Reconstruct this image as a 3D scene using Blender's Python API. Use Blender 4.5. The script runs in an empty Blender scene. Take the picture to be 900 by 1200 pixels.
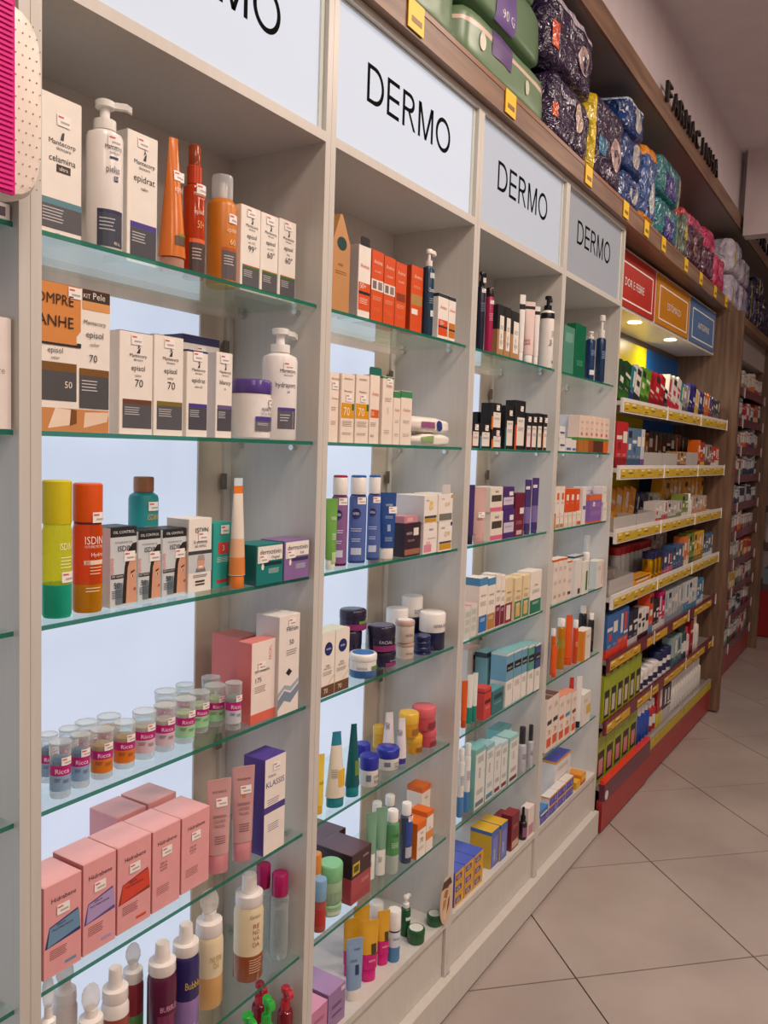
import bpy, math, random
from mathutils import Vector, Matrix, noise
random.seed(7)
S = bpy.context.scene
COL = S.collection

# ---------------------------------------------------------------- camera, world, lights, exposure
CAM_H = 1.601
YAW, PITCH, ROLL, FPX = 0.55933, -0.07823, 0.03338, 966.7
cam = bpy.data.cameras.new('camera'); cam_o = bpy.data.objects.new('camera', cam); COL.objects.link(cam_o)
cam.sensor_fit = 'VERTICAL'; cam.sensor_height = 36.0; cam.lens = FPX * 36.0 / 1200.0
cam.clip_start = 0.02
_f = Vector((math.cos(YAW)*math.cos(PITCH), math.sin(YAW)*math.cos(PITCH), math.sin(PITCH)))
_r = _f.cross(Vector((0, 0, 1))).normalized(); _u = _r.cross(_f)
_r2 = _r*math.cos(ROLL) + _u*math.sin(ROLL); _u2 = -_r*math.sin(ROLL) + _u*math.cos(ROLL)
cam_o.matrix_world = Matrix(((_r2.x, _u2.x, -_f.x, 0), (_r2.y, _u2.y, -_f.y, -1.0), (_r2.z, _u2.z, -_f.z, CAM_H), (0, 0, 0, 1)))
S.camera = cam_o
W = bpy.data.worlds.new('world'); S.world = W; W.use_nodes = True
W.node_tree.nodes['Background'].inputs[0].default_value = (0.9, 0.85, 0.8, 1)
W.node_tree.nodes['Background'].inputs[1].default_value = 0.05
S.view_settings.view_transform = 'Standard'; S.view_settings.look = 'None'
S.view_settings.gamma = 1.0; S.view_settings.use_curve_mapping = False
S.view_settings.exposure = 0.0
S.cycles.transparent_max_bounces = 32
S.cycles.max_bounces = 8
# ceiling lamps of the shop: (x, y, watts); their housings are built with the ceiling
LAMPS = [(0.2, -1.35, 24), (1.7, -1.35, 31), (3.2, -1.35, 28), (5.0, -1.35, 10), (7.4, -1.35, 4), (-1.0, -3.0, 24), (1.5, -3.2, 28)]
LAMP_COL = (1.0, 0.84, 0.72)
LIT_BACK = 0.74      # light of the back panels of the bays
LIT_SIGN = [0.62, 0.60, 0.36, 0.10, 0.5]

# ---------------------------------------------------------------- helpers
def lin(h):
    h = h.lstrip('#'); v = [int(h[i:i+2], 16)/255 for i in (0, 2, 4)]
    return tuple(c/12.92 if c <= 0.04045 else ((c+0.055)/1.055)**2.4 for c in v)
MATS = {}
def M(h, k='p'):
    """material by colour and kind: p print on card, g glossy plastic, s satin, f foil film, t tinted clear, c clear, x metal, l light"""
    key = (h, k)
    if key in MATS: return MATS[key]
    m = bpy.data.materials.new(f'{ {"k":"ink","p":"card","g":"plastic","s":"satin","f":"film","t":"tinted","c":"clear","x":"metal","l":"light"}[k[0]] }_{h}')
    m.use_nodes = True; nt = m.node_tree; N = nt.nodes; L = nt.links
    b = N['Principled BSDF']; out = N['Material Output']; c = lin(h)
    if k[0] == 'l':
        b.inputs['Base Color'].default_value = (*[x*0.36 for x in c], 1); b.inputs['Specular IOR Level'].default_value = 0.06; b.inputs['Emission Color'].default_value = (*c, 1)
        b.inputs['Emission Strength'].default_value = float(k[1:]); b.inputs['Roughness'].default_value = 0.55
        MATS[key] = m; return m
    tc = N.new('ShaderNodeTexCoord'); nz = N.new('ShaderNodeTexNoise'); nz.inputs['Scale'].default_value = 35
    L.new(tc.outputs['Object'], nz.inputs['Vector'])
    mx = N.new('ShaderNodeMix'); mx.data_type = 'RGBA'
    mx.inputs[6].default_value = (*[x*0.93 for x in c], 1); mx.inputs[7].default_value = (*[min(1, x*1.05+0.002) for x in c], 1)
    L.new(nz.outputs['Fac'], mx.inputs[0]); L.new(mx.outputs[2], b.inputs['Base Color'])
    rough = {'k': 0.8, 'p': 0.42, 'g': 0.22, 's': 0.35, 'f': 0.14, 't': 0.12, 'c': 0.08, 'x': 0.25}[k[0]]
    b.inputs['Roughness'].default_value = rough
    if k[0] == 'k': b.inputs['Specular IOR Level'].default_value = 0.05
    if k[0] == 'x': b.inputs['Metallic'].default_value = 1.0
    if k[0] == 'f':
        b.inputs['Specular IOR Level'].default_value = 0.9
        n2 = N.new('ShaderNodeTexNoise'); n2.inputs['Scale'].default_value = 14; n2.inputs['Detail'].default_value = 3; n2.inputs['Distortion'].default_value = 1.6
        L.new(tc.outputs['Object'], n2.inputs['Vector'])
        bp = N.new('ShaderNodeBump'); bp.inputs['Strength'].default_value = 0.7; bp.inputs['Distance'].default_value = 0.045
        L.new(n2.outputs['Fac'], bp.inputs['Height']); L.new(bp.outputs['Normal'], b.inputs['Normal'])
    if k[0] in 'tc':
        tr = N.new('ShaderNodeBsdfTransparent'); tr.inputs['Color'].default_value = (*[0.15+0.85*x for x in c], 1)
        ms = N.new('ShaderNodeMixShader'); lw = N.new('ShaderNodeLayerWeight'); lw.inputs['Blend'].default_value = 0.25
        mr = N.new('ShaderNodeMapRange'); mr.inputs[1].default_value = 0; mr.inputs[2].default_value = 1
        lo = float(k[1:]) if len(k) > 1 else (0.45 if k[0] == 't' else 0.07)
        mr.inputs[3].default_value = lo; mr.inputs[4].default_value = min(1, lo+0.55)
        L.new(lw.outputs['Facing'], mr.inputs[0]); L.new(mr.outputs[0], ms.inputs[0])
        L.new(tr.outputs[0], ms.inputs[1]); L.new(b.outputs[0], ms.inputs[2]); L.new(ms.outputs[0], out.inputs['Surface'])
    MATS[key] = m; return m

def tex_mat(name, c1, c2, scale, stretch=(1, 1, 1), rough=0.4, bump=0.0, detail=4, ramp=(0.35, 0.65), coat=0.0, spec=0.5):
    m = bpy.data.materials.new(name); m.use_nodes = True; N = m.node_tree.nodes; L = m.node_tree.links; b = N['Principled BSDF']
    tc = N.new('ShaderNodeTexCoord'); mp = N.new('ShaderNodeMapping'); mp.inputs['Scale'].default_value = stretch
    nz = N.new('ShaderNodeTexNoise'); nz.inputs['Scale'].default_value = scale; nz.inputs['Detail'].default_value = detail
    cr = N.new('ShaderNodeValToRGB'); e = cr.color_ramp.elements
    e[0].position, e[1].position = ramp; e[0].color = (*lin(c1), 1); e[1].color = (*lin(c2), 1)
    geo = N.new('ShaderNodeNewGeometry')
    L.new(geo.outputs['Position'], mp.inputs['Vector']); L.new(mp.outputs[0], nz.inputs['Vector'])
    L.new(nz.outputs['Fac'], cr.inputs['Fac']); L.new(cr.outputs[0], b.inputs['Base Color'])
    b.inputs['Roughness'].default_value = rough; b.inputs['Coat Weight'].default_value = coat; b.inputs['Specular IOR Level'].default_value = spec
    if bump:
        bp = N.new('ShaderNodeBump'); bp.inputs['Strength'].default_value = bump; bp.inputs['Distance'].default_value = 0.002
        L.new(nz.outputs['Fac'], bp.inputs['Height']); L.new(bp.outputs[0], b.inputs['Normal'])
    return m
LAM = tex_mat('white_laminate', 'c9c4bc', 'cdc8c0', 6, (14, 14, 1), 0.38)
WOOD = tex_mat('brown_wood', '5d4637', '80634e', 4, (9, 9, 0.7), 0.42, 0.15, 6)
WOODX = tex_mat('brown_wood_lengthwise', '6d5140', '8d6b52', 4, (0.7, 9, 9), 0.42, 0.15, 6)
TILE = tex_mat('porcelain_tile', '9f938d', 'b3a7a0', 2.2, (1, 1, 1), 0.22, 0.03, 6, (0.3, 0.7))
WALLP = tex_mat('painted_wall', 'd0c4c6', 'd6cacc', 9, (1, 1, 1), 0.7)
CEILP = tex_mat('painted_ceiling', 'ddd5da', 'e2dade', 6, (1, 1, 1), 0.8)
def glass_mat():
    m = bpy.data.materials.new('shelf_glass'); m.use_nodes = True; N = m.node_tree.nodes; L = m.node_tree.links
    N.remove(N['Principled BSDF']); out = N['Material Output']
    tr = N.new('ShaderNodeBsdfTransparent'); tr.inputs[0].default_value = (0.93, 0.975, 0.955, 1)
    gl = N.new('ShaderNodeBsdfGlossy'); gl.inputs['Roughness'].default_value = 0.015; gl.inputs[0].default_value = (0.9, 1, 0.96, 1)
    lw = N.new('ShaderNodeLayerWeight'); lw.inputs[0].default_value = 0.5
    pw = N.new('ShaderNodeMath'); pw.operation = 'POWER'; L.new(lw.outputs['Facing'], pw.inputs[0]); pw.inputs[1].default_value = 4.0
    fr = N.new('ShaderNodeMath'); fr.operation = 'MULTIPLY_ADD'; L.new(pw.outputs[0], fr.inputs[0]); fr.inputs[1].default_value = 0.6; fr.inputs[2].default_value = 0.035
    ms = N.new('ShaderNodeMixShader'); L.new(fr.outputs[0], ms.inputs[0]); L.new(tr.outputs[0], ms.inputs[1]); L.new(gl.outputs[0], ms.inputs[2])
    L.new(ms.outputs[0], out.inputs['Surface']); return m
GLASS = glass_mat()
GEDGE = M('1f7d66', 't0.55')

class MB:
    """collects faces with a material each and links them as one mesh object"""
    def __init__(s): s.v = []; s.f = []; s.m = []; s.ms = []; s.sm = []
    def mi(s, mat):
        if mat not in s.ms: s.ms.append(mat)
        return s.ms.index(mat)
    def face(s, pts, mat, smooth=False):
        i = len(s.v); s.v += [tuple(p) for p in pts]; s.f.append(tuple(range(i, i+len(pts)))); s.m.append(s.mi(mat)); s.sm.append(smooth)
    def box(s, x0, x1, y0, y1, z0, z1, mat, front=None, top=None, left=None, bottom=None, b=0.0):
        i = len(s.v)
        s.v += [(x0, y0, z0), (x1, y0, z0), (x1, y1, z0), (x0, y1, z0), (x0, y0, z1), (x1, y0, z1), (x1, y1, z1), (x0, y1, z1)]
        a = s.mi(mat); g = lambda q: s.mi(q) if q else a
        for f, mm in (((0, 1, 5, 4), g(front)), ((1, 2, 6, 5), a), ((2, 3, 7, 6), a), ((3, 0, 4, 7), g(left)), ((4, 5, 6, 7), g(top)), ((3, 2, 1, 0), g(bottom))):
            s.f.append(tuple(i+k for k in f)); s.m.append(mm); s.sm.append(False)
    def prism(s, poly, y0, y1, mat, side=None):
        """extrude a polygon given in x,z along y"""
        n = len(poly); i = len(s.v); s.v += [(x, y0, z) for x, z in poly] + [(x, y1, z) for x, z in poly]
        a = s.mi(mat); b = s.mi(side or mat)
        s.f.append(tuple(i+k for k in range(n))); s.m.append(a); s.sm.append(False)
        s.f.append(tuple(i+n+k for k in reversed(range(n)))); s.m.append(a); s.sm.append(False)
        for k in range(n): s.f.append((i+k, i+n+k, i+n+(k+1) % n, i+(k+1) % n)); s.m.append(b); s.sm.append(False)
    def rings(s, rings, mats, cap0=True, cap1=True, smooth=True):
        """loft through rings of equal length; mats one per gap or one"""
        n = len(rings[0]); i = len(s.v)
        for r in rings: s.v += [tuple(p) for p in r]
        for k in range(len(rings)-1):
            m = s.mi(mats[k] if isinstance(mats, (list, tuple)) else mats)
            for j in range(n):
                s.f.append((i+k*n+j, i+k*n+(j+1) % n, i+(k+1)*n+(j+1) % n, i+(k+1)*n+j)); s.m.append(m); s.sm.append(smooth)
        fm = mats[0] if isinstance(mats, (list, tuple)) else mats; lm = mats[-1] if isinstance(mats, (list, tuple)) else mats
        if cap0: s.f.append(tuple(i+j for j in reversed(range(n)))); s.m.append(s.mi(fm)); s.sm.append(False)
        if cap1: s.f.append(tuple(i+(len(rings)-1)*n+j for j in range(n))); s.m.append(s.mi(lm)); s.sm.append(False)
    def lathe(s, prof, mats, seg=20, cx=0, cy=0, sy=1.0, cap0=True, cap1=True):
        R = [[(cx+r*math.cos(2*math.pi*j/seg), cy+sy*r*math.sin(2*math.pi*j/seg), z) for j in range(seg)] for r, z in prof]
        s.rings(R, mats, cap0, cap1)
    def build(s, name, parent=None, loc=(0, 0, 0), rz=0.0, sharp=True):
        me = bpy.data.meshes.new(name); me.from_pydata(s.v, [], s.f)
        for m in s.ms: me.materials.append(m)
        me.polygons.foreach_set('material_index', s.m); me.polygons.foreach_set('use_smooth', s.sm)
        if sharp and any(s.sm): me.set_sharp_from_angle(angle=math.radians(40))
        me.update()
        return link(name, me, parent, loc, rz)
def link(name, me, parent=None, loc=(0, 0, 0), rz=0.0):
    o = bpy.data.objects.new(name, me); COL.objects.link(o); o.parent = parent; o.location = loc; o.rotation_euler = (0, 0, rz)
    return o
def tag(o, label, cat, group=None):
    o['label'] = label; o['category'] = cat
    if group: o['group'] = group
    return o
def struct(o, label, cat='setting'):
    o['kind'] = 'structure'; o['label'] = label; o['category'] = cat; return o
def empty(name, loc, rz=0.0): return link(name, None, None, loc, rz)
def one_box(name, parent, mat, x0, x1, y0, y1, z0, z1, **k):
    b = MB(); b.box(x0, x1, y0, y1, z0, z1, mat, **k); return b.build(name, parent)

# lettering: glyph outlines turned to flat meshes, cached
_TXT = {}
def txt(s):
    """vertices and faces of a line of text, cap height 1, width returned"""
    if s in _TXT: return _TXT[s]
    cu = bpy.data.curves.new('t', 'FONT'); cu.body = s; cu.resolution_u = 2; cu.size = 1.0
    o = bpy.data.objects.new('t', cu)
    me = bpy.data.meshes.new_from_object(o)
    v = [tuple(p.co) for p in me.vertices]; f = [tuple(p.vertices) for p in me.polygons]
    bpy.data.objects.remove(o); bpy.data.meshes.remove(me); bpy.data.curves.remove(cu)
    if not v: v = [(0, 0, 0)]
    x0 = min(p[0] for p in v); x1 = max(p[0] for p in v); k = 1/0.69
    v = [((p[0]-x0)*k, p[1]*k) for p in v]
    _TXT[s] = (v, f, (x1-x0)*k); return _TXT[s]
def put_text(b, s, cx, z, h, mat, maxw=None, surf=None, stretch=1.0, align=0, vert=False, y=0.0):
    """add text to MB b: centre cx, baseline z, cap height h; surf maps (x,z) to a 3-d point"""
    v, f, w = txt(s); sx = h*stretch
    if maxw and w*sx > maxw: sx = maxw/w
    i = len(b.v); off = cx - (w*sx/2 if align == 0 else 0)
    for p in v:
        if vert: x, q = cx - p[1]*h, z + p[0]*sx
        else: x, q = off + p[0]*sx, z + p[1]*h
        b.v.append(surf(x, q) if surf else (x, y, q))
    mi = b.mi(mat)
    for q in f: b.f.append(tuple(i+k for k in q)); b.m.append(mi); b.sm.append(False)
# ---------------------------------------------------------------- the room
CEIL_Z = 3.53
fl = MB(); fl.box(-3, 11, -4.2, 0.4, -0.05, -0.004, M('3f3834')); floor = struct(fl.build('floor'), 'beige porcelain floor laid in diagonal square tiles', 'floor')
DG = 0.88
def tile_mesh():
    b = MB(); r = DG/2 - 0.0036
    b.rings([[(r, 0, -0.006), (0, r, -0.006), (-r, 0, -0.006), (0, -r, -0.006)], [(r, 0, -0.001), (0, r, -0.001), (-r, 0, -0.001), (0, -r, -0.001)],
             [(r, 0, 0), (0, r, 0), (-r, 0, 0), (0, -r, 0)]], TILE, smooth=False)
    return b.build('tile', floor)
t0 = tile_mesh(); first = True
for i in range(-2, 10):
    for j in range(0, 6):
        for q in (0, 1):
            x = 2.38 + (i + 0.5*q + 0.5)*DG; y = -0.26 - (j + 0.5*q - 0.0)*DG
            if y < -3.7 or x > 10.3 or x < 0.2: continue
            if first: t0.location = (x, y, 0); first = False
            else: link('tile', t0.data, floor, (x, y, 0))
for q in range(-2, 10):      # the row that runs in under the cabinets
    x = 2.38 + q*DG
    if 0.2 < x < 10: link('tile', t0.data, floor, (x, -0.26+DG/2, 0))
CEILP2 = CEILP
cb = MB(); cb.box(-3, 11, -4.2, 0.4, CEIL_Z, CEIL_Z+0.1, CEILP); struct(cb.build('ceiling'), 'plain matte grey shop ceiling', 'ceiling')
wb = MB(); wb.box(-3, 11, 0.36, 0.46, 0, CEIL_Z, WALLP); struct(wb.build('wall_back'), 'grey painted wall behind the shelving', 'wall')
ub = MB(); ub.box(-3, 9.6, 0.0, 0.36, 3.142, CEIL_Z, WALLP); struct(ub.build('wall_upper'), 'grey wall above the wooden canopy', 'wall')
eb = MB(); eb.box(5.68, 5.8, -4.2, -0.04, 3.005, CEIL_Z, WALLP); struct(eb.build('wall_bulkhead'), 'grey bulkhead crossing the aisle under the ceiling', 'wall')
fb = MB(); fb.box(10.9, 11, -4.2, 0.4, 0, CEIL_Z, WALLP); struct(fb.build('wall_far'), 'far end wall of the aisle', 'wall')
ob = MB(); ob.box(-3, 11, -4.3, -4.2, 0, CEIL_Z, WALLP); struct(ob.build('wall_opposite'), 'wall across the aisle', 'wall')
nb = MB(); nb.box(-3.1, -3, -4.2, 0.4, 0, CEIL_Z, WALLP); struct(nb.build('wall_near'), 'wall behind the viewer', 'wall')
ff = MB(); ff.box(9.0, 9.06, -3.0, 0.3, 2.2, 3.0, WOOD); struct(ff.build('trim_1'), 'wooden fascia at the far end of the aisle', 'trim')
for i, (x, y, w) in enumerate(LAMPS):
    lp = empty('ceiling_lamp', (x, y, CEIL_Z)); tag(lp, 'flat square ceiling lamp over the aisle, ' + ['first in its row', 'second in its row', 'third in its row', 'fourth in its row', 'last in its row', 'set back by the entrance wall', 'set back across the aisle'][i], 'lamp', 'ceiling lamps')
    b = MB(); b.box(-.31, .31, -.31, .31, -.05, 0, M('e8e4df', 's')); b.build('housing', lp)
    b = MB(); b.box(-.29, .29, -.29, .29, -.056, -.0505, M('ffeedd', 'l2.0')); b.build('diffuser', lp)
    ld = bpy.data.lights.new('lamp_light', 'AREA'); ld.shape = 'SQUARE'; ld.size = 0.58; ld.energy = w; ld.color = LAMP_COL
    lo = bpy.data.objects.new('lamp_light', ld); COL.objects.link(lo); lo.parent = lp; lo.location = (0, 0, -0.062)

# ---------------------------------------------------------------- the four lit display cabinets (and the end of a fifth)
DX = [0.709 + 0.6627*k for k in range(5)]      # far edge of each upright
BACK_Y = 0.25; TOPZ = 2.506; RAIL0, RAIL1 = 2.193, 2.212
BAYN = ['second', 'third', 'fourth', 'fifth']
GZ = [1.88, 1.608, 1.334, 1.063, 0.79, 0.52]; BOARD_Z = 0.277
def dermo(b, cx, z, W_, H, y, m):
    """the word DERMO in plain grotesque capitals made of strips, stroke 0.1 of the height"""
    s = 0.125*H; u = W_/4.55; X = cx-W_/2
    def q(*p): b.face([(x, y, z+v) for x, v in p], m)
    def bar(x0, x1, z0, z1): q((x0, z0), (x1, z0), (x1, z1), (x0, z1))
    def arc(px, pz, rx, rz, a0, a1, n=14):
        for i in range(n):
            a, c = a0+(a1-a0)*i/n, a0+(a1-a0)*(i+1)/n
            P = [(px+(rx-d)*math.cos(t), pz+(rz-d)*math.sin(t)) for t, d in ((a, 0), (a, s), (c, s), (c, 0))]
            q(*(P if a1 < a0 else P[::-1]))
    h = math.pi/2; wD = .80*u
    bar(X, X+s, 0, H); bar(X+s, X+wD*.45, 0, s*.9); bar(X+s, X+wD*.45, H-s*.9, H); arc(X+wD*.45, H/2, wD*.55, H/2, h, -h, 18)
    X += .96*u; wE = .62*u
    bar(X, X+s, 0, H)
    for zz in (0, H/2-s*.45, H-s*.9): bar(X+s, X+wE, zz, zz+s*.9)
    X += .80*u; wR = .66*u
    bar(X, X+s, 0, H); bar(X+s, X+wR*.55, H-s*.9, H); bar(X+s, X+wR*.6, H*.46, H*.46+s*.9); arc(X+wR*.55, H*.73, wR*.42, H*.27, h, -h, 12); q((X+wR*.45, H*.46), (X+wR-s*.6, 0), (X+wR+s*.5, 0), (X+wR*.45+s*1.0, H*.46))
    X += .86*u; wM = .86*u
    bar(X, X+s, 0, H); bar(X+wM-s, X+wM, 0, H); q((X+s*.2, H), (X+wM/2-s*.45, 0), (X+wM/2+s*.45, 0), (X+s*1.3, H)); q((X+wM-s*1.3, H), (X+wM/2-s*.45, 0), (X+wM/2+s*.45, 0), (X+wM-s*.2, H))
    X += 1.02*u; wO = .91*u
    arc(X+wO/2, H/2, wO/2, H/2+.001, 2*math.pi, 0, 32)
def cabinet(k, x0, x1, label):
    c = empty('display_cabinet', (x0, 0, 0)); tag(c, label, 'cabinet', 'white display cabinets')
    w = x1 - x0; t = 0.017
    one_box('side_panel', c, LAM, 0.0004, t, 0, BACK_Y+.02, 0.0, TOPZ); one_box('side_panel', c, LAM, w-t, w-.0004, 0, BACK_Y+.02, 0.0, TOPZ)
    one_box('back_panel', c, LAM, t, w-t, BACK_Y, BACK_Y+.02, 0.0, TOPZ)
    one_box('top_panel', c, LAM, t, w-t, 0, BACK_Y, TOPZ-.016, TOPZ)
    one_box('sign_floor', c, LAM, t, w-t, 0, BACK_Y, RAIL0, RAIL1)
    one_box('bottom_board', c, LAM, t, w-t, 0, BACK_Y, BOARD_Z-.018, BOARD_Z)
    one_box('drawer_front', c, LAM, t+.003, w-t-.003, 0.008, 0.026, 0.112, BOARD_Z-.021)
    one_box('plinth', c, LAM, 0.0004, w-.0004, -0.02, -0.002, 0.012, 0.1105)
    one_box('plinth_ledge', c, LAM, t, w-t, -0.002, 0.03, 0.094, 0.1105)
    for fx in (0.06, w-.06):
        b = MB(); b.lathe([(.012, 0), (.012, .012)], M('141414', 'g'), 10, fx, 0.004); b.build('foot', c)
    lit = one_box('light_panel', c, M('dbe6fb', f'l{LIT_BACK}'), t, w-t-.092, BACK_Y-.008, BACK_Y-.0005, BOARD_Z+.01, 1.858)
    one_box('corner_post', c, M('cdbfae', 's'), w-t-.0915, w-t-.022, BACK_Y-.012, BACK_Y-.0005, BOARD_Z, 1.862)
    one_box('corner_post', c, LAM, w-t-.0215, w-t-.0005, BACK_Y-.02, BACK_Y-.0005, BOARD_Z, 1.862)
    for hz in (1.78, 1.50, 0.93): one_box('hinge', c, M('9a948c', 'x'), w-t-.034, w-t-.018, BACK_Y-.024, BACK_Y-.0205, hz, hz+.034)
    if k >= 0:
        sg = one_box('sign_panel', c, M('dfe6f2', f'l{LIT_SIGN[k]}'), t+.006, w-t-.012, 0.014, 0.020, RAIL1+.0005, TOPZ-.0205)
        fr = MB()
        fr.box(w-t-.0115, w-t-.0005, 0.010, 0.024, RAIL1, TOPZ-.017, M('d3d8cf', 's')); fr.build('sign_frame', c)
        one_box('sign_frame', c, M('c9cbc6', 's'), t, w-t-.012, 0.010, 0.024, TOPZ-.0205, TOPZ-.0165)
        b = MB(); dermo(b, w/2-.002, 2.330, 0.376, 0.079, 0.0136, M('08080a', 'k'))
        o = b.build('lettering', sg); o['label'] = 'black lettering reading DERMO'
    else:
        one_box('sign_panel', c, M('b58f86', 's'), t+.006, w-t-.012, 0.014, 0.020, 2.0, TOPZ-.0205)
    return c
cabinet(-1, DX[0]-.6627-.017, DX[0]-.017, 'white cabinet of which only the end side panel shows, beside the zip pouch')
SIGNW = ['with its brightly lit sign cut off by the top of the picture', 'with the whole bright sign above the orange boxes',
         'with the slightly dimmer sign above the black cosmetics boxes', 'with the dimmest sign, ending at the medicine shelving']
for k in range(4): cabinet(k, DX[k]-.017, DX[k+1]-.017, f'white display cabinet {SIGNW[k]}')
LEV = ['top', 'second', 'third', 'fourth', 'fifth', 'sixth']
for k in range(-1, 4):
    xa = DX[k]+.0006 if k >= 0 else DX[0]-.6627+.0006; xb = DX[k+1]-.0346 if k >= 0 else DX[0]-.0346
    for i, z in enumerate(GZ):
        g = empty('glass_shelf', (xa, 0.012, z)); w = xb-xa
        nm = ['cut-off first', 'first full', 'second full', 'third full', 'last'][k+1]
        tag(g, f'green-edged glass shelf, {LEV[i]} from above in the {nm} white cabinet', 'shelf', 'glass shelves')
        b = MB(); b.box(0, w, 0, .211, -.007, 0, GLASS, front=GEDGE); b.build('glass_pane', g)
        for px in (0.0, w-.014):
            for py in (.045, .19):
                b = MB(); b.rings([[(px+u*.014, py+.006*math.cos(a), -.0135+.006*math.sin(a)) for a in [j*math.pi/4 for j in range(8)]] for u in (0, 1)], M('d8d8d8', 'x')); b.build('shelf_pin', g)

# ---------------------------------------------------------------- wooden shelf over the cabinets and canopy above it
SHELF_TOP = 2.577
ws = empty('wooden_shelf', (-0.6, -0.023, 2.5065)); tag(ws, 'long brown wooden shelf over the cabinets carrying diaper packs', 'shelf')
one_box('board', ws, WOODX, 0, 6.02, 0, 0.36, 0.0, 0.0705); one_box('edge_band', ws, M('8a5a3c', 's'), 0, 6.02, -.0015, 0, 0.058, 0.0705)
for px in (1.62, 2.135, 2.795, 3.24, 3.54, 3.83, 4.28, 4.63, 5.02, 5.36):
    b = MB(); a = px+.6
    b.box(a-.034, a+.034, -.0045, -.002, .006, .068, M('f2c200', 'p'))
    p = b.build('price_tag', ws)
    b = MB(); b.box(a-.02, a+.024, -.0052, -.0046, .022, .034, M('8a5a10')); b.build('print', p)
cn = empty('wooden_canopy', (-0.6, -0.023, 3.05)); tag(cn, 'brown wooden canopy running under the ceiling with raised dark letters', 'canopy')
one_box('board', cn, WOODX, 0, 10.2, 0.0, 0.38, 0.0, 0.09); one_box('soffit', cn, M('85786f', 's'), 0.0, 10.2, 0.012, 0.38, -.003, -.0005)
def sign3d(word, x, w, h, z):
    for i, ch in enumerate(word):
        v, f, cw = txt(ch); b = MB(); n = len(v)
        pitch = w/len(word); sx = pitch*0.74/cw if ch != 'I' else h; cx = x + pitch*i + (pitch-cw*sx)/2
        for yy in (-0.014, 0.0): b.v += [(cx+p[0]*sx, yy, z+p[1]*h) for p in v]
        mi = b.mi(M('15110f', 'g'))
        ec = {}
        for q in f:
            b.f.append(tuple(q)); b.m.append(mi); b.sm.append(False); b.f.append(tuple(n+k for k in reversed(q))); b.m.append(mi); b.sm.append(False)
            for a, c in zip(q, q[1:]+q[:1]): ec[(a, c)] = 1
        for (a, c) in ec:
            if (c, a) not in ec: b.f.append((a, n+a, n+c, c)); b.m.append(mi); b.sm.append(False)
        o = b.build('letter', cn, (0, -0.0005, 0)); o['label'] = f'dark raised letter {ch}'
sign3d('FARMACINHA', 4.30, 1.16, 0.085, 0.072)
sign3d('NUTRI', 6.65, 0.85, 0.085, 0.072)

# ---------------------------------------------------------------- medicine shelving between the cabinets and the wooden upright
UA = empty('medicine_shelving', (3.362, -0.02, 0), -0.02); tag(UA, 'open medicine shelving with yellow price strips and red base', 'shelving')
UL, UD = 2.085, 0.32
one_box('back_panel', UA, M('5d4c40', 's'), 0, UL, UD, UD+.012, 0.0, 2.48)
one_box('back_panel', UA, M('f2dc08', 's'), 0, 1.38, UD-.006, UD-.0005, 1.3, 2.2)['label'] = 'bright yellow back panel'
one_box('back_panel', UA, M('0f6fc4', 's'), 1.3805, UL-.001, UD-.006, UD-.0005, 1.3, 2.2)['label'] = 'bright blue back panel'
one_box('upright', UA, WOOD, UL, UL+.05, -.055, UD+.012, 0.015, 2.5)['label'] = 'brown wooden upright panel'
sb = one_box('sign_box', UA, M('d8d2cc', 's'), 0, UL-.03, 0.10, 0.318, 2.232, 2.49)
b = MB()
for (x0, x1, c1, word) in ((0.05, 0.70, 'b8281a', 'DOR E FEBRE'), (0.735, 1.375, 'c8820f', 'ESTÔMAGO'), (1.41, 2.03, '4f74a5', 'ANTIGRIPAIS')):
    s1 = one_box('sign_panel', sb, M(c1, 's'), x0, x1, 0.094, 0.0995, 2.245, 2.478)
    b = MB(); wl = M('f4ece4')
    for (a0, a1, z0, z1) in ((x0+.05, x1-.05, 2.268, 2.275), (x0+.05, x1-.05, 2.425, 2.432), (x0+.043, x0+.05, 2.27, 2.43), (x1-.05, x1-.043, 2.27, 2.43)):
        b.box(a0, a1, .0925, .0938, z0, z1, wl)
    put_text(b, word, (x0+x1)/2, 2.333, 0.034, wl, (x1-x0)*(.84 if x0 < .1 else .66), surf=lambda x, z: (x, .0922, z)); o = b.build('lettering', sb); o['label'] = f'white printed frame and word {word}'
for sx in (0.62, 1.27):
    b = MB(); b.lathe([(.028, 2.2275), (.033, 2.2315)], M('fff6e0', 'l8'), 16, sx, 0.16); b.build('spotlight', sb)
    ld = bpy.data.lights.new('spot_light', 'AREA'); ld.shape = 'DISK'; ld.size = 0.07; ld.energy = 1.3; ld.color = (1, .93, .8)
    lo = bpy.data.objects.new('spot_light', ld); COL.objects.link(lo); lo.parent = UA; lo.location = (sx, 0.16, 2.222)
UAZ = [1.835, 1.56, 1.295, 1.02, 0.755, 0.485]
SEG = [(0.004, 0.69), (0.695, 1.385), (1.39, 2.08)]
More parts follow.
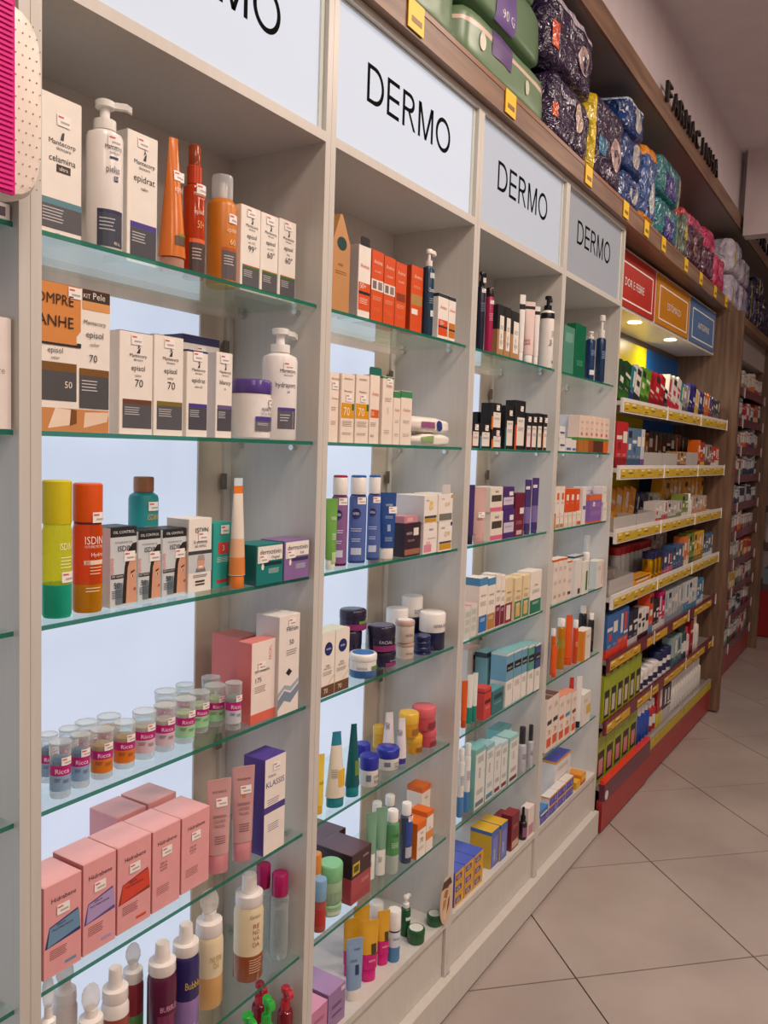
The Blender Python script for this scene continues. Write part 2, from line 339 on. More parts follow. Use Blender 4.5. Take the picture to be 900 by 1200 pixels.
for i, z in enumerate(UAZ):
    up = i < 4
    for s, (x0, x1) in enumerate(SEG):
        sh = one_box('shelf_board', UA, M('d8d3cd' if up else '8d8580', 's'), x0, x1, 0.012, UD-.008, z-.03, z-.012)
        rl = one_box('price_rail', sh, M('e9e4de' if up else '6b1f33', 'g'), x0, x1, 0.0, 0.0115, z-.06, z)
        b = MB(); b.box(x1-.006, x1-.001, -.004, -.0005, z-.062, z+.004, M('efece8', 'g')); b.build('rail_clip', sh)
        n = 7 if up else 6
        for q in range(n):
            if not up and (q+s*2+i) % 5 == 3: continue
            a = x0+.015+(x1-x0-.03)*q/n; bb = a+(x1-x0-.03)/n-.004
            o = one_box('price_label', sh, M('c9a628' if up else 'd2a01c'), a, bb, -.0025, -.0008, z-.053, z-.016)
            for u in range(3): one_box('print', o, M('5a4a1c'), a+.01, a+(bb-a)*(.55+.12*((u+q) % 3)), -.0032, -.0026, z-.046+u*.010, z-.042+u*.010) if u == (q+s) % 3 else None
            one_box('print', o, M('eadfae'), a+.008, a+(bb-a)*.6, -.0032, -.0026, z-.027, z-.020)
for s, (x0, x1) in enumerate(SEG):
    z = 0.215
    sh = one_box('shelf_board', UA, M('8d8580', 's'), x0, x1, 0.012, UD-.008, z-.03, z-.012)
    if s == 0:
        one_box('price_rail', sh, M('5e1a33', 'g'), x0, x1, -.012, 0.0115, z-.07, z); one_box('rail_strip', sh, M('e2361a', 'g'), x0, x1, -.010, .0113, z+.0005, z+.018)
        b = MB(); b.lathe([(.02, -.006), (.02, 0)], M('d9d6d2', 'g'), 14); o = b.build('end_cap', sh, (x0+.03, -.013, z-.05)); o.rotation_euler = (math.pi/2, 0, 0)
    else:
        one_box('price_rail', sh, M('9c968c', 'g'), x0, x1, -.006, 0.0115, z-.062, z)
        for q in range(8):
            a = x0+.01+(x1-x0-.02)*q/8; one_box('price_label', sh, M('bfa514'), a, a+(x1-x0-.02)/8-.004, -.0085, -.0065, z-.055, z-.012)
    one_box('base_panel', UA, M('a02a2a', 's'), x0, x1, 0.0 if s else -.005, 0.02, 0.012, z-.0635 if s else z-.0705)
    b = MB(); b.lathe([(.015, 0), (.015, .012)], M('131313', 'g'), 10, x1-.05, .03); b.build('foot', UA)

# ---------------------------------------------------------------- far shelving with plum rails
UB = empty('plum_shelving', (5.53, 0.02, 0)); tag(UB, 'far wall shelving with plum rails between two wooden uprights', 'shelving')
BL = 2.02
one_box('back_panel', UB, M('4a3a30', 's'), 0, BL, .30, .312, 0, 2.7); one_box('upright', UB, WOOD, BL, BL+.06, -.06, .312, 0.0, 2.62)
one_box('overhead_board', UB, WOODX, -.03, 3.4, -.045, .3, 2.51, 2.56); one_box('overhead_box', UB, M('a79c98', 's'), 0.0, BL-.001, .02, .3, 2.32, 2.5095)
UBZ = [2.116, 1.897, 1.692, 1.488, 1.278, 1.064, 0.849, 0.641, 0.433, 0.215]
for i, z in enumerate(UBZ):
    for x0, x1 in ((.003, 1.006), (1.01, BL-.003)):
        sh = one_box('shelf_board', UB, M('6a5a58', 's'), x0, x1, 0.012, .298, z-.03, z-.012)
        one_box('price_rail', sh, M('6e2a42', 'g'), x0, x1, 0.0, .0115, z-.058, z)
        one_box('rail_clip', sh, M('d8d0cb', 'g'), x1-.01, x1, -.006, -.0005, z-.07, z+.006)
one_box('base_panel', UB, M('9b2b2b', 's'), .003, 1.004, 0.004, .02, .012, .156); one_box('base_panel', UB, M('9b2b2b', 's'), 1.01, BL-.003, 0.004, .02, .012, .156)
UC = empty('red_gondola', (8.1, -0.12, 0)); tag(UC, 'dim red-based gondola at the far end past the plum shelving', 'gondola')
one_box('base_panel', UC, M('8e1d20', 's'), 0, .9, 0, .4, 0.01, .42); one_box('back_panel', UC, M('2a2220', 's'), 0.02, .9, .37, .4, .42, 2.2)
for z in (0.8, 1.15, 1.5, 1.85): one_box('shelf_board', UC, M('5b4a48', 's'), 0.02, .9, 0.02, .368, z-.02, z)
# ---------------------------------------------------------------- product builders
def build_print(b, parent):
    """printed areas that lie well apart on a pack become parts of their own"""
    fr = sorted((min(b.v[i][2] for i in f), max(b.v[i][2] for i in f), k) for k, f in enumerate(b.f)); groups = []
    top = -1e9
    for lo, hi, k in fr:
        if lo - top > .012: groups.append([])
        groups[-1].append(k); top = max(top, hi)
    for g in groups:
        n = MB(); n.ms = b.ms; ix = {}
        for k in g:
            q = []
            for i in b.f[k]:
                if i not in ix: ix[i] = len(n.v); n.v.append(b.v[i])
                q.append(ix[i])
            n.f.append(tuple(q)); n.m.append(b.m[k]); n.sm.append(b.sm[k])
        n.build('print', parent)
def art_flat(b, w, h, pan, tx, ln, y, x0=0.0):
    e = y
    for p in pan:
        e -= 0.00008
        if len(p) == 2:      # polygon of (u,v) points
            b.face([(x0+u*w, e, v*h) for u, v in p[0]], M(p[1])); continue
        u0, u1, v0, v1, c = p[:5]
        b.face([(x0+u0*w, e, v0*h), (x0+u1*w, e, v0*h), (x0+u1*w, e, v1*h), (x0+u0*w, e, v1*h)], M(c, *p[5:6]))
    for (u0, u1, v, n, c) in ln:
        for i in range(n):
            vv = (v-i*0.022)*h; uu = u1 - (0.13*((i*7) % 3)/3)*(u1-u0)
            b.face([(x0+u0*w, e-.0001, vv), (x0+uu*w, e-.0001, vv), (x0+uu*w, e-.0001, vv+.0075*h), (x0+u0*w, e-.0001, vv+.0075*h)], M(c))
    for t in tx:
        s, u, v, hf, c = t[:5]; mw = t[5] if len(t) > 5 else 0.9
        put_text(b, s, x0+u*w, v*h, hf*h, M(c), mw*w, surf=lambda x, z: (x, e-.0002, z), vert=(len(t) > 6 and t[6] == 'v'))
def sticker(parent, cx, z, y=None, surf=None, s=1.0):
    b = MB(); f = surf or (lambda x, zz: (x, y-.0006, zz)); a, c = .011*s, .008*s
    def q(x0, x1, z0, z1, m, o):
        n = 4; P = [f(x0+(x1-x0)*i/n, zz) for zz in (z0, z1) for i in range(n+1)]; dy = o
        P = [(p[0], p[1]-dy, p[2]) for p in P]; i0 = len(b.v); b.v += P; mi = b.mi(m)
        for i in range(n): b.f.append((i0+i, i0+i+1, i0+n+2+i, i0+n+1+i)); b.m.append(mi); b.sm.append(False)
    q(cx-a, cx+a, z-c, z+c, M('f6f1ec'), 0); q(cx-a*.85, cx-a*.05, z+c*.35, z+c*.65, M('d8505a'), .0002); q(cx-a*.5, cx+a*.8, z-c*.5, z-c*.15, M('b9aca6'), .0002)
    return b.build('price_sticker', parent)
def carton(x, y, z, w, h, label, c='efe9e1', side=None, top=None, d=None, bands=(), pan=(), tx=(), ln=(), stk=None, name='carton', cat='box', group=None, k='p', rz=0.0, flap=True, tab=None):
    d = d or max(.028, min(.085, w*.8)); g = 0.0009
    b = MB(); cuts = sorted({0.0, 1.0} | {v for q in bands for v in q[:2]})
    def ring(zz, i=0.0):
        X, Y = w/2-i, d/2-i
        return [(-X+g, -Y, zz), (X-g, -Y, zz), (X, -Y+g, zz), (X, Y-g, zz), (X-g, Y, zz), (-X+g, Y, zz), (-X, Y-g, zz), (-X, -Y+g, zz)]
    for a, e in zip(cuts, cuts[1:]):
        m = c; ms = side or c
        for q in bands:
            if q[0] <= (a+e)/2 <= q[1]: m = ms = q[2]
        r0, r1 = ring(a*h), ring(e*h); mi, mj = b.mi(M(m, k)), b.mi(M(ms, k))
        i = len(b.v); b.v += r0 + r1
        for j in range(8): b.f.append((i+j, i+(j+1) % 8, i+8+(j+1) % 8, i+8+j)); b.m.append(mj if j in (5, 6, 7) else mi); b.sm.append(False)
    tm = M(top or c, k)
    i = len(b.v); b.v += ring(h) + ring(h+.0006, .0014) + ring(0)
    for j in range(8): b.f.append((i+j, i+(j+1) % 8, i+8+(j+1) % 8, i+8+j)); b.m.append(b.mi(tm)); b.sm.append(False)
    b.f.append(tuple(i+8+j for j in range(8))); b.m.append(b.mi(tm)); b.sm.append(False)
    b.f.append(tuple(i+16+j for j in reversed(range(8)))); b.m.append(b.mi(M(c, k))); b.sm.append(False)
    o = b.build(name, None, (x+w/2, y+d/2, z+.0003), rz); tag(o, label, cat, group)
    if flap and w > .03:
        f = MB(); f.box(-w/2+.002, w/2-.002, -d/2+.0012, -d/2+.012, h+.0007, h+.0011, tm); f.build('tuck_flap', o)
    if tab:      # hanging tab standing on the top edge
        f = MB(); tw, th, tcol = tab; f.prism([(-tw/2, h), (tw/2, h), (tw/2, h+th*.8), (tw/2-.005, h+th), (-tw/2+.005, h+th), (-tw/2, h+th*.8)], -d/2+.0002, -d/2+.0010, M(tcol, k)); f.build('hang_tab', o)
    if pan or tx or ln:
        a = MB(); art_flat(a, w, h, pan, tx, ln, -d/2-.00015, -w/2); build_print(a, o)
    if stk: sticker(o, (stk[0]-.5)*w, stk[1]*h, -d/2-.0007, s=min(1, w/.032))
    return o

def round_surf(r, sy=1.0, off=.0007, turn=0.0, rf=None):
    def f(x, z):
        R = (rf(z) if rf else r) + off; a = x/max(r, 1e-4) + turn - .5
        return (R*math.sin(a), -R*sy*math.cos(a), z)
    return f
def round_art(parent, r, h, pan, tx, ln, sy=1.0, turn=0.0, rf=None, stk=None):
    b = MB()
    def patch(x0, x1, z0, z1, m, off):
        f = round_surf(r, sy, off, turn, rf); n = max(3, int((x1-x0)/r/0.3)); i0 = len(b.v); mi = b.mi(m)
        b.v += [f(x0+(x1-x0)*i/n, zz) for zz in (z0, z1) for i in range(n+1)]
        for i in range(n): b.f.append((i0+i, i0+i+1, i0+n+2+i, i0+n+1+i)); b.m.append(mi); b.sm.append(False)
    e = .0005
    for (u0, u1, v0, v1, c) in pan:      # u in -1..1 across the visible half
        e += .00012; patch(u0*r*1.3, u1*r*1.3, v0*h, v1*h, M(c), e)
    for (u0, u1, v, n, c) in ln:
        for i in range(n): vv = (v-i*.024)*h; patch(u0*r*1.3, (u1-.15*((i*7) % 3)/3)*r*1.3, vv, vv+.008*h, M(c), e+.0002)
    for t in tx:
        s, u, v, hf, c = t[:5]; mw = t[5] if len(t) > 5 else 1.4
        put_text(b, s, u*r*1.3, v*h, hf*h, M(c), mw*r, surf=round_surf(r, sy, e+.0004, turn, rf), vert=(len(t) > 6 and t[6] == 'v'))
    if b.f: build_print(b, parent)
    if stk: sticker(parent, stk[0]*r*1.3, stk[1]*h, surf=round_surf(r, sy, .0012, turn, rf), s=min(1, r/.018))
def banded(prof, h, c, bands, k):
    """cut a (r,z) profile at band limits; returns profile and one material per gap"""
    cuts = sorted({q*h for s in bands for q in s[:2]}); P = [prof[0]]
    for (r0, z0), (r1, z1) in zip(prof, prof[1:]):
        for q in cuts:
            if z0 < q < z1: P.append((r0+(r1-r0)*(q-z0)/(z1-z0), q))
        P.append((r1, z1))
    ms = []
    for (r0, z0), (r1, z1) in zip(P, P[1:]):
        m = M(c, k); zm = (z0+z1)/2/h
        for s in bands:
            if s[0] <= zm <= s[1]: m = M(s[2], s[3] if len(s) > 3 else k)
        ms.append(m)
    return P, ms
def bottle(x, y, z, w, h, label, c='efe9e1', k='g', sh=0.78, cap='f4f1ec', capr=0.5, capk='g', bands=(), pan=(), tx=(), ln=(), stk=None, name='bottle', cat='bottle', group=None, sy=1.0, turn=0.0, seg=20, head='cap', hk=None, liquid=None, rz=0.0):
    """round bottle; head: cap, pump, spray, dome (clear over-cap), foam"""
    r = w/2; hs = sh*h; rn = r*capr; hc = h
    if sy < 1: rz -= .62*math.atan2(x, 1+y); turn += .35
    prof = [(r*.93, 0), (r, .004), (r, hs-r*.45), (r*.93, hs-r*.2), (rn*1.02, hs), (rn*.9, hs+.002)]
    if hs-r*.45 < .01: prof = [(r*.93, 0), (r, .004), (r, hs*.7), (rn, hs)]
    P, ms = banded(prof, h, c, bands, k); b = MB(); b.lathe(P, ms, seg, sy=sy)
    o = b.build(name, None, (x, y, z+.0003), rz); tag(o, label, cat, group)
    if liquid:
        b = MB(); b.lathe([(r*.88, .003), (r*.93, .006), (r*.93, liquid[0]*h)], M(liquid[1], liquid[2] if len(liquid) > 2 else 't0.7'), seg, sy=sy); b.build('contents', o)
    cm = M(cap, capk); H = h-hs
    if head == 'cap':
        b = MB(); b.lathe([(rn*1.08, hs+.001), (rn*1.1, hs+.003), (rn*1.1, h-.002), (rn*1.0, h)], cm, seg, sy=sy if capr > .8 else 1); b.build('cap', o)
    elif head == 'dome':
        b = MB(); b.lathe([(r*.35, hs), (r*.35, hs+H*.45), (r*.2, hs+H*.5), (r*.2, hs+H*.72)], M(hk or 'f3efe8', 'g'), 12); b.build('nozzle', o)
        b = MB(); b.lathe([(rn, hs+.001), (rn, h-.006), (rn*.93, h-.001), (rn*.5, h)], M(cap, capk), seg); b.build('cap', o)
    elif head in ('pump', 'foam'):
        hcol = H*(.34 if head == 'pump' else .38)
        b = MB(); b.lathe([(rn*1.05, hs+.0005), (rn*1.1, hs+.003), (rn*1.08, hs+hcol), (rn*.55, hs+hcol+.001)], cm, seg); b.build('collar', o)
        b = MB()
        if head == 'pump':
            rs = rn*.5; hz = h-H*.26
            b.lathe([(rs, hs+hcol), (rs, hz), (rn*.95, hz+.001), (rn*.98, h-.002), (rn*.8, h)], cm, 14)
            L = r*1.45; th = H*.11; a = hk if isinstance(hk, (int, float)) else -1.2
            R = [[(math.cos(a)*q*L - math.sin(a)*s*th, math.sin(a)*q*L + math.cos(a)*s*th, h-H*.12+t*th - (H*.1 if q == 1 else 0)) for s, t in ((-1, -1), (1, -1), (1, .8), (-1, .8))] for q in (0.2, .8, 1)]
            b.rings(R, cm, smooth=False)
        else:
            rs = rn*.62
            b.lathe([(rs, hs+hcol), (rs*.97, hs+hcol+H*.2), (rs*.9, h-H*.04), (rs*.8, h)], cm, 14)
        b.build('pump_head', o)
    elif head == 'spray':
        b = MB(); b.lathe([(rn*1.1, hs+.001), (rn*1.1, hs+H*.45), (rn*.75, hs+H*.5)], M(hk or cap, 'g'), 14); b.build('collar', o)
        b = MB(); b.lathe([(rn*.9, hs+H*.46), (rn*.9, h-.003), (rn*.7, h)], M(cap, capk), 14); b.build('cap', o)
    elif head == 'brush':
        b = MB(); b.lathe([(rn*1.05, hs+.0005), (rn*1.1, hs+.003), (rn*1.05, hs+H*.3), (rn*.6, hs+H*.34), (rn*.55, hs+H*.5)], cm, seg); b.build('collar', o)
        b = MB(); zc = hs+H*.72; R = []
        for q in range(7):
            a = math.pi*q/6; R.append([((r*.78*math.sin(a)+.0015)*math.cos(t), -.35*r*math.cos(a)*1.0+.2*r*math.sin(t)*math.sin(a), zc+H*.28*math.sin(a)*math.sin(t)) for t in [j*math.pi/6 for j in range(12)]])
        b.rings(R, M('f2efec', 'c0.3')); b.build('brush_cap', o)
    round_art(o, r, h, pan, tx, ln, sy, turn, None, stk)
    return o
def jar(x, y, z, w, h, label, c='f3efe9', lid='f3efe9', lf=0.35, k='g', lk='g', bands=(), pan=(), tx=(), ln=(), stk=None, name='cream_jar', cat='jar', group=None, taper=1.0, lr=1.0, seg=22, topc=None):
    r = w/2; hb = h*(1-lf)
    P, ms = banded([(r*.9*taper, 0), (r*.97*taper, .003), (r*.97, hb)], h, c, bands, k); b = MB(); b.lathe(P, ms, seg)
    o = b.build(name, None, (x, y, z+.0003)); tag(o, label, cat, group)
    b = MB(); R = r*lr; b.lathe([(R*.98, hb+.0005), (R, hb+.002), (R, h-.004), (R*.94, h-.001), (R*.9, h)], [M(lid, lk)]*4 if not topc else [M(lid, lk)]*4, seg); ld = b.build('lid', o)
    if topc:
        b = MB(); b.lathe([(R*.78, h+.0001), (R*.78, h+.0004)], M(topc), seg); b.build('lid_print', ld)
    round_art(o, r, h, pan, tx, ln, 1.0, 0.0, None, stk)
    return o
def tube(x, y, z, w, h, label, c='efe9e1', cap='f4f1ec', cf=0.14, k='g', bands=(), pan=(), tx=(), ln=(), stk=None, name='cosmetic_tube', cat='tube', group=None, rz=0.0, depth=0.72, tipw=1.12, capk='g', lean=0.0, capr=0.88):
    """squeeze tube standing on its cap, crimped flat at the upper end"""
    r = w/2; n = 20; hc = cf*h; rz = rz - .62*math.atan2(x, 1+y)
    zs = sorted({hc+.001, h*.97, h} | {hc+(h-hc)*q for q in (.15, .3, .45, .6, .75, .88)} | {v*h for q in bands for v in q[:2] if v*h > hc+.002 and v < .97})
    def half(zz):
        t = max(0, min(1, (zz-hc)/(h*.97-hc))); return r*(1+(tipw-1)*t), max(.0012, r*depth*(1-t**1.5))
    def ring(zz):
        a, bb = half(zz); return [(a*math.cos(2*math.pi*j/n), bb*math.sin(2*math.pi*j/n)+lean*zz, zz) for j in range(n)]
    ms = []
    for a, e in zip(zs, zs[1:]):
        m = M(c, k)
        for q in bands:
            if q[0] <= (a+e)/2/h <= q[1]: m = M(q[2], q[3] if len(q) > 3 else k)
        ms.append(m)
    b = MB(); b.rings([ring(q) for q in zs], ms); o = b.build(name, None, (x, y, z+.0003), rz); tag(o, label, cat, group)
    b = MB(); b.lathe([(r*capr*.96, 0), (r*capr, .002), (r*capr, hc-.001), (r*capr*.9, hc+.0005)], M(cap, capk), n, sy=max(depth, .6)); b.build('cap', o)
    def surf(xx, zz):
        a, bb = half(zz); u = max(-.98, min(.98, xx/a)); return (xx, -bb*math.sqrt(1-u*u)-.0006+lean*zz, zz)
    if pan or tx or ln:
        b = MB()
        for (u0, u1, v0, v1, cc) in pan:
            N = 5; K = 4; i0 = len(b.v); mi = b.mi(M(cc))
            b.v += [surf((u0+(u1-u0)*i/N)*r, (v0+(v1-v0)*j/K)*h) for j in range(K+1) for i in range(N+1)]
            for j in range(K):
                for i in range(N): q = i0+j*(N+1)+i; b.f.append((q, q+1, q+N+2, q+N+1)); b.m.append(mi); b.sm.append(True)
        sf = lambda xx, zz: (lambda p: (p[0], p[1]-.0004, p[2]))(surf(xx, zz))
        for (u0, u1, v, q, cc) in ln:
            for i in range(q):
                vv = (v-i*.024)*h; P = [sf(u0*r, vv), sf((u0+u1)/2*r, vv), sf(u1*r, vv), sf(u1*r, vv+.008*h), sf((u0+u1)/2*r, vv+.008*h), sf(u0*r, vv+.008*h)]; b.face(P, M(cc))
        for t in tx:
            s, u, v, hf, cc = t[:5]; mw = t[5] if len(t) > 5 else 1.3
            put_text(b, s, u*r, v*h, hf*h, M(cc), mw*r, surf=sf, vert=(len(t) > 6 and t[6] == 'v'))
        build_print(b, o)
    if stk: sticker(o, stk[0]*r, stk[1]*h, surf=lambda xx, zz: (lambda p: (p[0], p[1]-.0006, p[2]))(surf(xx, zz)), s=min(1, r/.018))
    return o
def canister(x, y, z, w, h, label, inner, lab, group=None, text='Ricca'):
    """clear round canister with a printed sleeve and a clear lid"""
    r = w/2; b = MB(); cl = M('eef2f2', 'c0.16')
    b.lathe([(r*.9, 0), (r*.95, .002), (r*.95, h*.84)], cl, 20, cap1=False); o = b.build('sponge_canister', None, (x, y, z+.0003)); tag(o, label, 'canister', group)
    b = MB(); b.lathe([(r*.97, h*.76), (r, h*.77), (r, h-.002), (r*.97, h)], cl, 20, cap0=False); b.build('lid', o)
    b = MB(); b.lathe([(r*.99, h-.003), (r*1.03, h-.0025), (r*1.03, h-.0005), (r*.99, h)], M('dfe4e4', 'c0.35'), 20, cap0=False, cap1=False); b.build('lid_rim', o)
    b = MB(); b.lathe([(r*.86, .012), (r*.88, .016), (r*.88, h*.68), (r*.6, h*.72)], M(inner, 's'), 18); b.build('sponge', o)
    b = MB(); P, ms = banded([(r*.962, h*.14), (r*.962, h*.60)], h, lab, [(.42, .60, 'c2187f')], 'p'); b.lathe(P, ms, 20, cap0=False, cap1=False); s = b.build('sleeve', o)
    round_art(o, r*.965, h, [], [(text, 0.05, .465, .085, 'fbeef6', 1.3)], [(-.55, -.05, .37, 3, '5c4a63'), (.1, .6, .34, 3, '5c4a63')])
    sticker(o, r*.5, h*.68, surf=round_surf(r, off=.0009), s=.75)
    return o
def pack(x, y, z, w, h, label, c, d=.16, bands=(), vb=(), tx=(), pan=(), group=None, k='f', name='diaper_pack', puff=.14, crimp=True, seed=0, e_=9, cat='pack', rough=.006, rz=0.0, ell=()):
    """soft film pack: a puffed box with crinkles"""
    nu, nv, nd = 12, 12, 5
    def P(u, v, t):      # unit cube -1..1 to soft shape
        q = (abs(u)**e_ + abs(v)**e_ + abs(t)**e_)**(1/e_); s = 1/max(q, .6)
        px, pz, py = u*s, v*s, t*s; f = .90+puff*.5*(1-.25*(u*u+v*v)/2)
        p = Vector((px*w/2*f, py*d/2*f, h/2+pz*h/2*f))
        n = noise.noise(Vector((p.x*17+seed*3.1, p.y*17, p.z*17)))+.5*noise.noise(Vector((p.x*41, p.y*41+seed, p.z*41)))
        nn = Vector((px, py, pz)).normalized(); p += nn*n*rough
        return (max(-w/2, min(w/2, p.x)), max(-d/2, min(d/2, p.y)), max(.0003, min(h, p.z)))
    b = MB(); base = M(c, k)
    def mat(u, v, t):
        m = base
        for q in bands:
            if q[0] <= (v+1)/2 <= q[1]: m = M(q[2], k)
        for q in vb:
            if q[0] <= (u+1)/2 <= q[1]: m = M(q[2], k)
        return m
    def grid(fn, a, e):
        for i in range(a):
            for j in range(e):
                cs = [(-1+2*(i+p)/a, -1+2*(j+q)/e) for p, q in ((0, 0), (1, 0), (1, 1), (0, 1))]
                U = [fn(*cc) for cc in cs]; cu = [sum(q[m] for q in U)/4 for m in range(3)]
                i0 = len(b.v); b.v += [P(*q) for q in U]; b.f.append((i0, i0+1, i0+2, i0+3)); b.m.append(b.mi(mat(*cu))); b.sm.append(True)
    grid(lambda p, q: (p, q, -1), nu, nv); grid(lambda p, q: (-p, q, 1), nu, nv); grid(lambda p, q: (-1, q, -p), nd, nv); grid(lambda p, q: (1, q, p), nd, nv)
    grid(lambda p, q: (p, 1, q), nu, nd); grid(lambda p, q: (p, -1, -q), nu, nd)
    me_o = b.build(name, None, (x+w/2, y+d/2, z+.0003), rz)
    import bmesh; bm = bmesh.new(); bm.from_mesh(me_o.data); bmesh.ops.remove_doubles(bm, verts=bm.verts, dist=1e-5); bm.to_mesh(me_o.data); bm.free()
    tag(me_o, label, cat, group)
    def surf(xx, zz):
        u = max(-.95, min(.95, xx/(w/2))); v = max(-.95, min(.95, (zz-h/2)/(h/2))); p = P(u, v, -1); return (p[0], p[1]-.0018, p[2])
    a = MB()
    for (u0, u1, v0, v1, cc) in pan:
        N = 5; i0 = len(a.v); mi = a.mi(M(cc, k)); a.v += [surf((u0+(u1-u0)*i/N-.5)*w, (v0+(v1-v0)*j/N)*h) for j in range(N+1) for i in range(N+1)]
        for j in range(N):
            for i in range(N): q = i0+j*(N+1)+i; a.f.append((q, q+1, q+N+2, q+N+1)); a.m.append(mi); a.sm.append(True)
    for (u, v, ru, rv, cc) in ell:
        e1 = MB(); e1.face([surf((u+ru*math.cos(t)-.5)*w, (v+rv*math.sin(t))*h) for t in [j*math.pi/8 for j in range(16)]], M(cc, k)); e1.build('print', me_o)
    for t in tx:
        s, u, v, hf, cc = t[:5]; mw = t[5] if len(t) > 5 else .8
        put_text(a, s, (u-.5)*w, v*h, hf*h, M(cc), mw*w, surf=lambda xx, zz: (lambda p: (p[0], p[1]-.0006, p[2]))(surf(xx, zz)), vert=(len(t) > 6))
    if a.f: build_print(a, me_o)
    return me_o
# ================================================================ products: first full cabinet
GR, DK, BL_, PU, TX = '57565a', '4b4a4e', '2a2c55', '4d3a8f', '35323a'
def mant(name, sub='', num='', strip='6e4a2a', dark=GR, lo=.06, hi=.30, strip_h=.045):
    """white skin-care carton: maker's name, product name, dark lower field with a coloured strip"""
    pan = [(.10, .97, lo, hi, dark), (.10, .97, hi, hi+strip_h, strip)]
    tx = [('Mantecorp', .55, .76, .034, TX, .68), ('skincare', .55, .725, .024, TX, .42), (name, .55, .63, .052, TX, .74)]
    if sub: tx.append((sub, .55, .568, .028, TX, .4))
    if num: tx.append((num, .58, .47, .075, TX, .5))
    pan += [([(.50, .80), (.60, .80), (.62, .86), (.56, .84)], '3a3a40'), ([(.52, .84), (.6, .86), (.56, .89)], '55555c')]
    return dict(c='efe7dd', pan=pan, tx=tx, ln=[(.16, .6, hi-.04, 4, 'c9c6c6')], stk=(.5, .93))
#Z 1.88
carton(0.731, 0.035, 1.8800, 0.0680, 0.1940, 'white carton with teal strip over grey field, beside the upright on the top shelf', c='efe7dd', d=.06,
    pan=[(.0, 1, .06, .23, GR), (.0, 1, .23, .275, '5b8794'), (.38, .72, .47, .525, '3a2f2d'), ([(.47, .70), (.55, .70), (.57, .76), (.51, .75)], '3a3a40')], tx=[('Mantecorp', .52, .66, .036, TX, .7), ('skincare', .55, .625, .026, TX, .42), ('celamina', .52, .54, .045, TX, .8), ('ultra', .55, .485, .028, 'efe7dd', .28), ('200 ml', .45, .02, .016, TX, .3)], ln=[(.05, .55, .20, 5, 'c9c6c6')], stk=(.55, .84))
bottle(0.845, 0.042, 1.8800, 0.0536, 0.2195, 'large white pump bottle with dark label, between two white cartons on the top shelf', c='f0eae4', head='pump', sh=.80, capr=.56, hk=-.3, sy=.85, name='pump_bottle',
    pan=[(-.35, .85, .02, .24, '3d4150'), (-.35, .85, .24, .265, BL_), (.15, .55, .60, .615, '2c3a66'), (.35, .55, .455, .49, '2c3a66')], tx=[('Mantecorp', .35, .66, .03, TX, 1.0), ('skincare', .38, .632, .02, TX, .6), ('pielus', .32, .51, .045, BL_, .8), ('DI', .45, .463, .02, 'f0eae4', .2), ('400 mL', .5, .035, .022, 'f0eae4', .4)], ln=[(-.25, .4, .2, 4, 'b9bac2')], stk=(.4, .72))
carton(0.899, 0.055, 1.8800, 0.0614, 0.2013, 'tall white carton with navy top and violet strip, beside the glossy orange tube', top='2d2f5c', d=.055, **mant('epidrat', 'calm', '', PU, '4a4a52', .05, .27))
tube(1.002, 0.064, 1.8800, 0.0473, 0.2211, 'glossy orange tube leaning on its clear cap, on the top glass shelf', c='d9762c', k='g', cap='e7b9a4', cf=.11, capk='t', rz=.2, lean=0, depth=.85, tipw=.35, pan=[(-.2, .9, .20, .27, '5d4430'), (.1, .9, .27, .29, '7f8a2c')], tx=[('episol', .3, .6, .05, 'f6d9c0', .8)], stk=(.35, .72))
bottle(1.051, 0.064, 1.8800, 0.0375, 0.2246, 'slim orange-red spray bottle marked 50+ with clear red cap', c='c23f14', k='t0.8', head='spray', sh=.70, capr=.62, cap='c8603a', capk='t0.35', hk='c2401c', name='spray_bottle', pan=[(-.5, .9, .04, .26, '4a3a38'), (-.5, .9, .26, .29, 'e0672c')],
    tx=[('Mantecorp', .25, .61, .026, 'f3d7c2', 1.2), ('skincare', .3, .585, .016, 'f3d7c2', .7), ('episol', .2, .475, .036, 'f7e3d3', .9), ('50+', .3, .37, .055, 'f3b27a', .7)], ln=[(-.3, .4, .21, 4, 'c9b6ad')], stk=(.4, .66))
bottle(1.128, 0.072, 1.8800, 0.0532, 0.1969, 'orange spray can with clear dome cap, beside three small white cartons', c='cf7a1e', k='s', head='dome', sh=.775, capr=.72, cap='eef0f0', capk='c0.3', name='spray_can', bands=[(0, .012, 'd8b24a')], pan=[(-.2, .85, .06, .31, '5b5254'), (-.2, .85, .31, .34, 'b0521b')],
    tx=[('episol', .35, .48, .042, 'f6e0c2', .8), ('60', .4, .37, .05, 'f6d9a8', .5)], ln=[(-.1, .5, .26, 4, 'cfc6c2')], stk=(.45, .6))
for i, (X, nm, sub, num, st) in enumerate((((1.155, 0.050, 1.8800, 0.0536, 0.1533), 'episol', 'sec OC', '99', 'c2431f'), ((1.210, 0.050, 1.8800, 0.0506, 0.1530), 'episol', 'sec OC', '60', 'c2431f'), ((1.263, 0.050, 1.8800, 0.0523, 0.1550), 'episol', 'kids', '60', 'c2431f'))):
    s = mant(nm, sub, num + '°', st, GR, .05, .28, .03); s['pan'].append((.10, .97, .28, .30, '3f7d2c'))
    carton(X[0], X[1], X[2], X[3], X[4], ['small white carton marked 99 with red and green strips, first of the trio', 'small white carton marked 60 in the middle of the trio with red strips', 'small white carton marked 60, last of the trio before the upright'][i], d=.045, top='b8402a', group='trio of small sun-care cartons', **s)
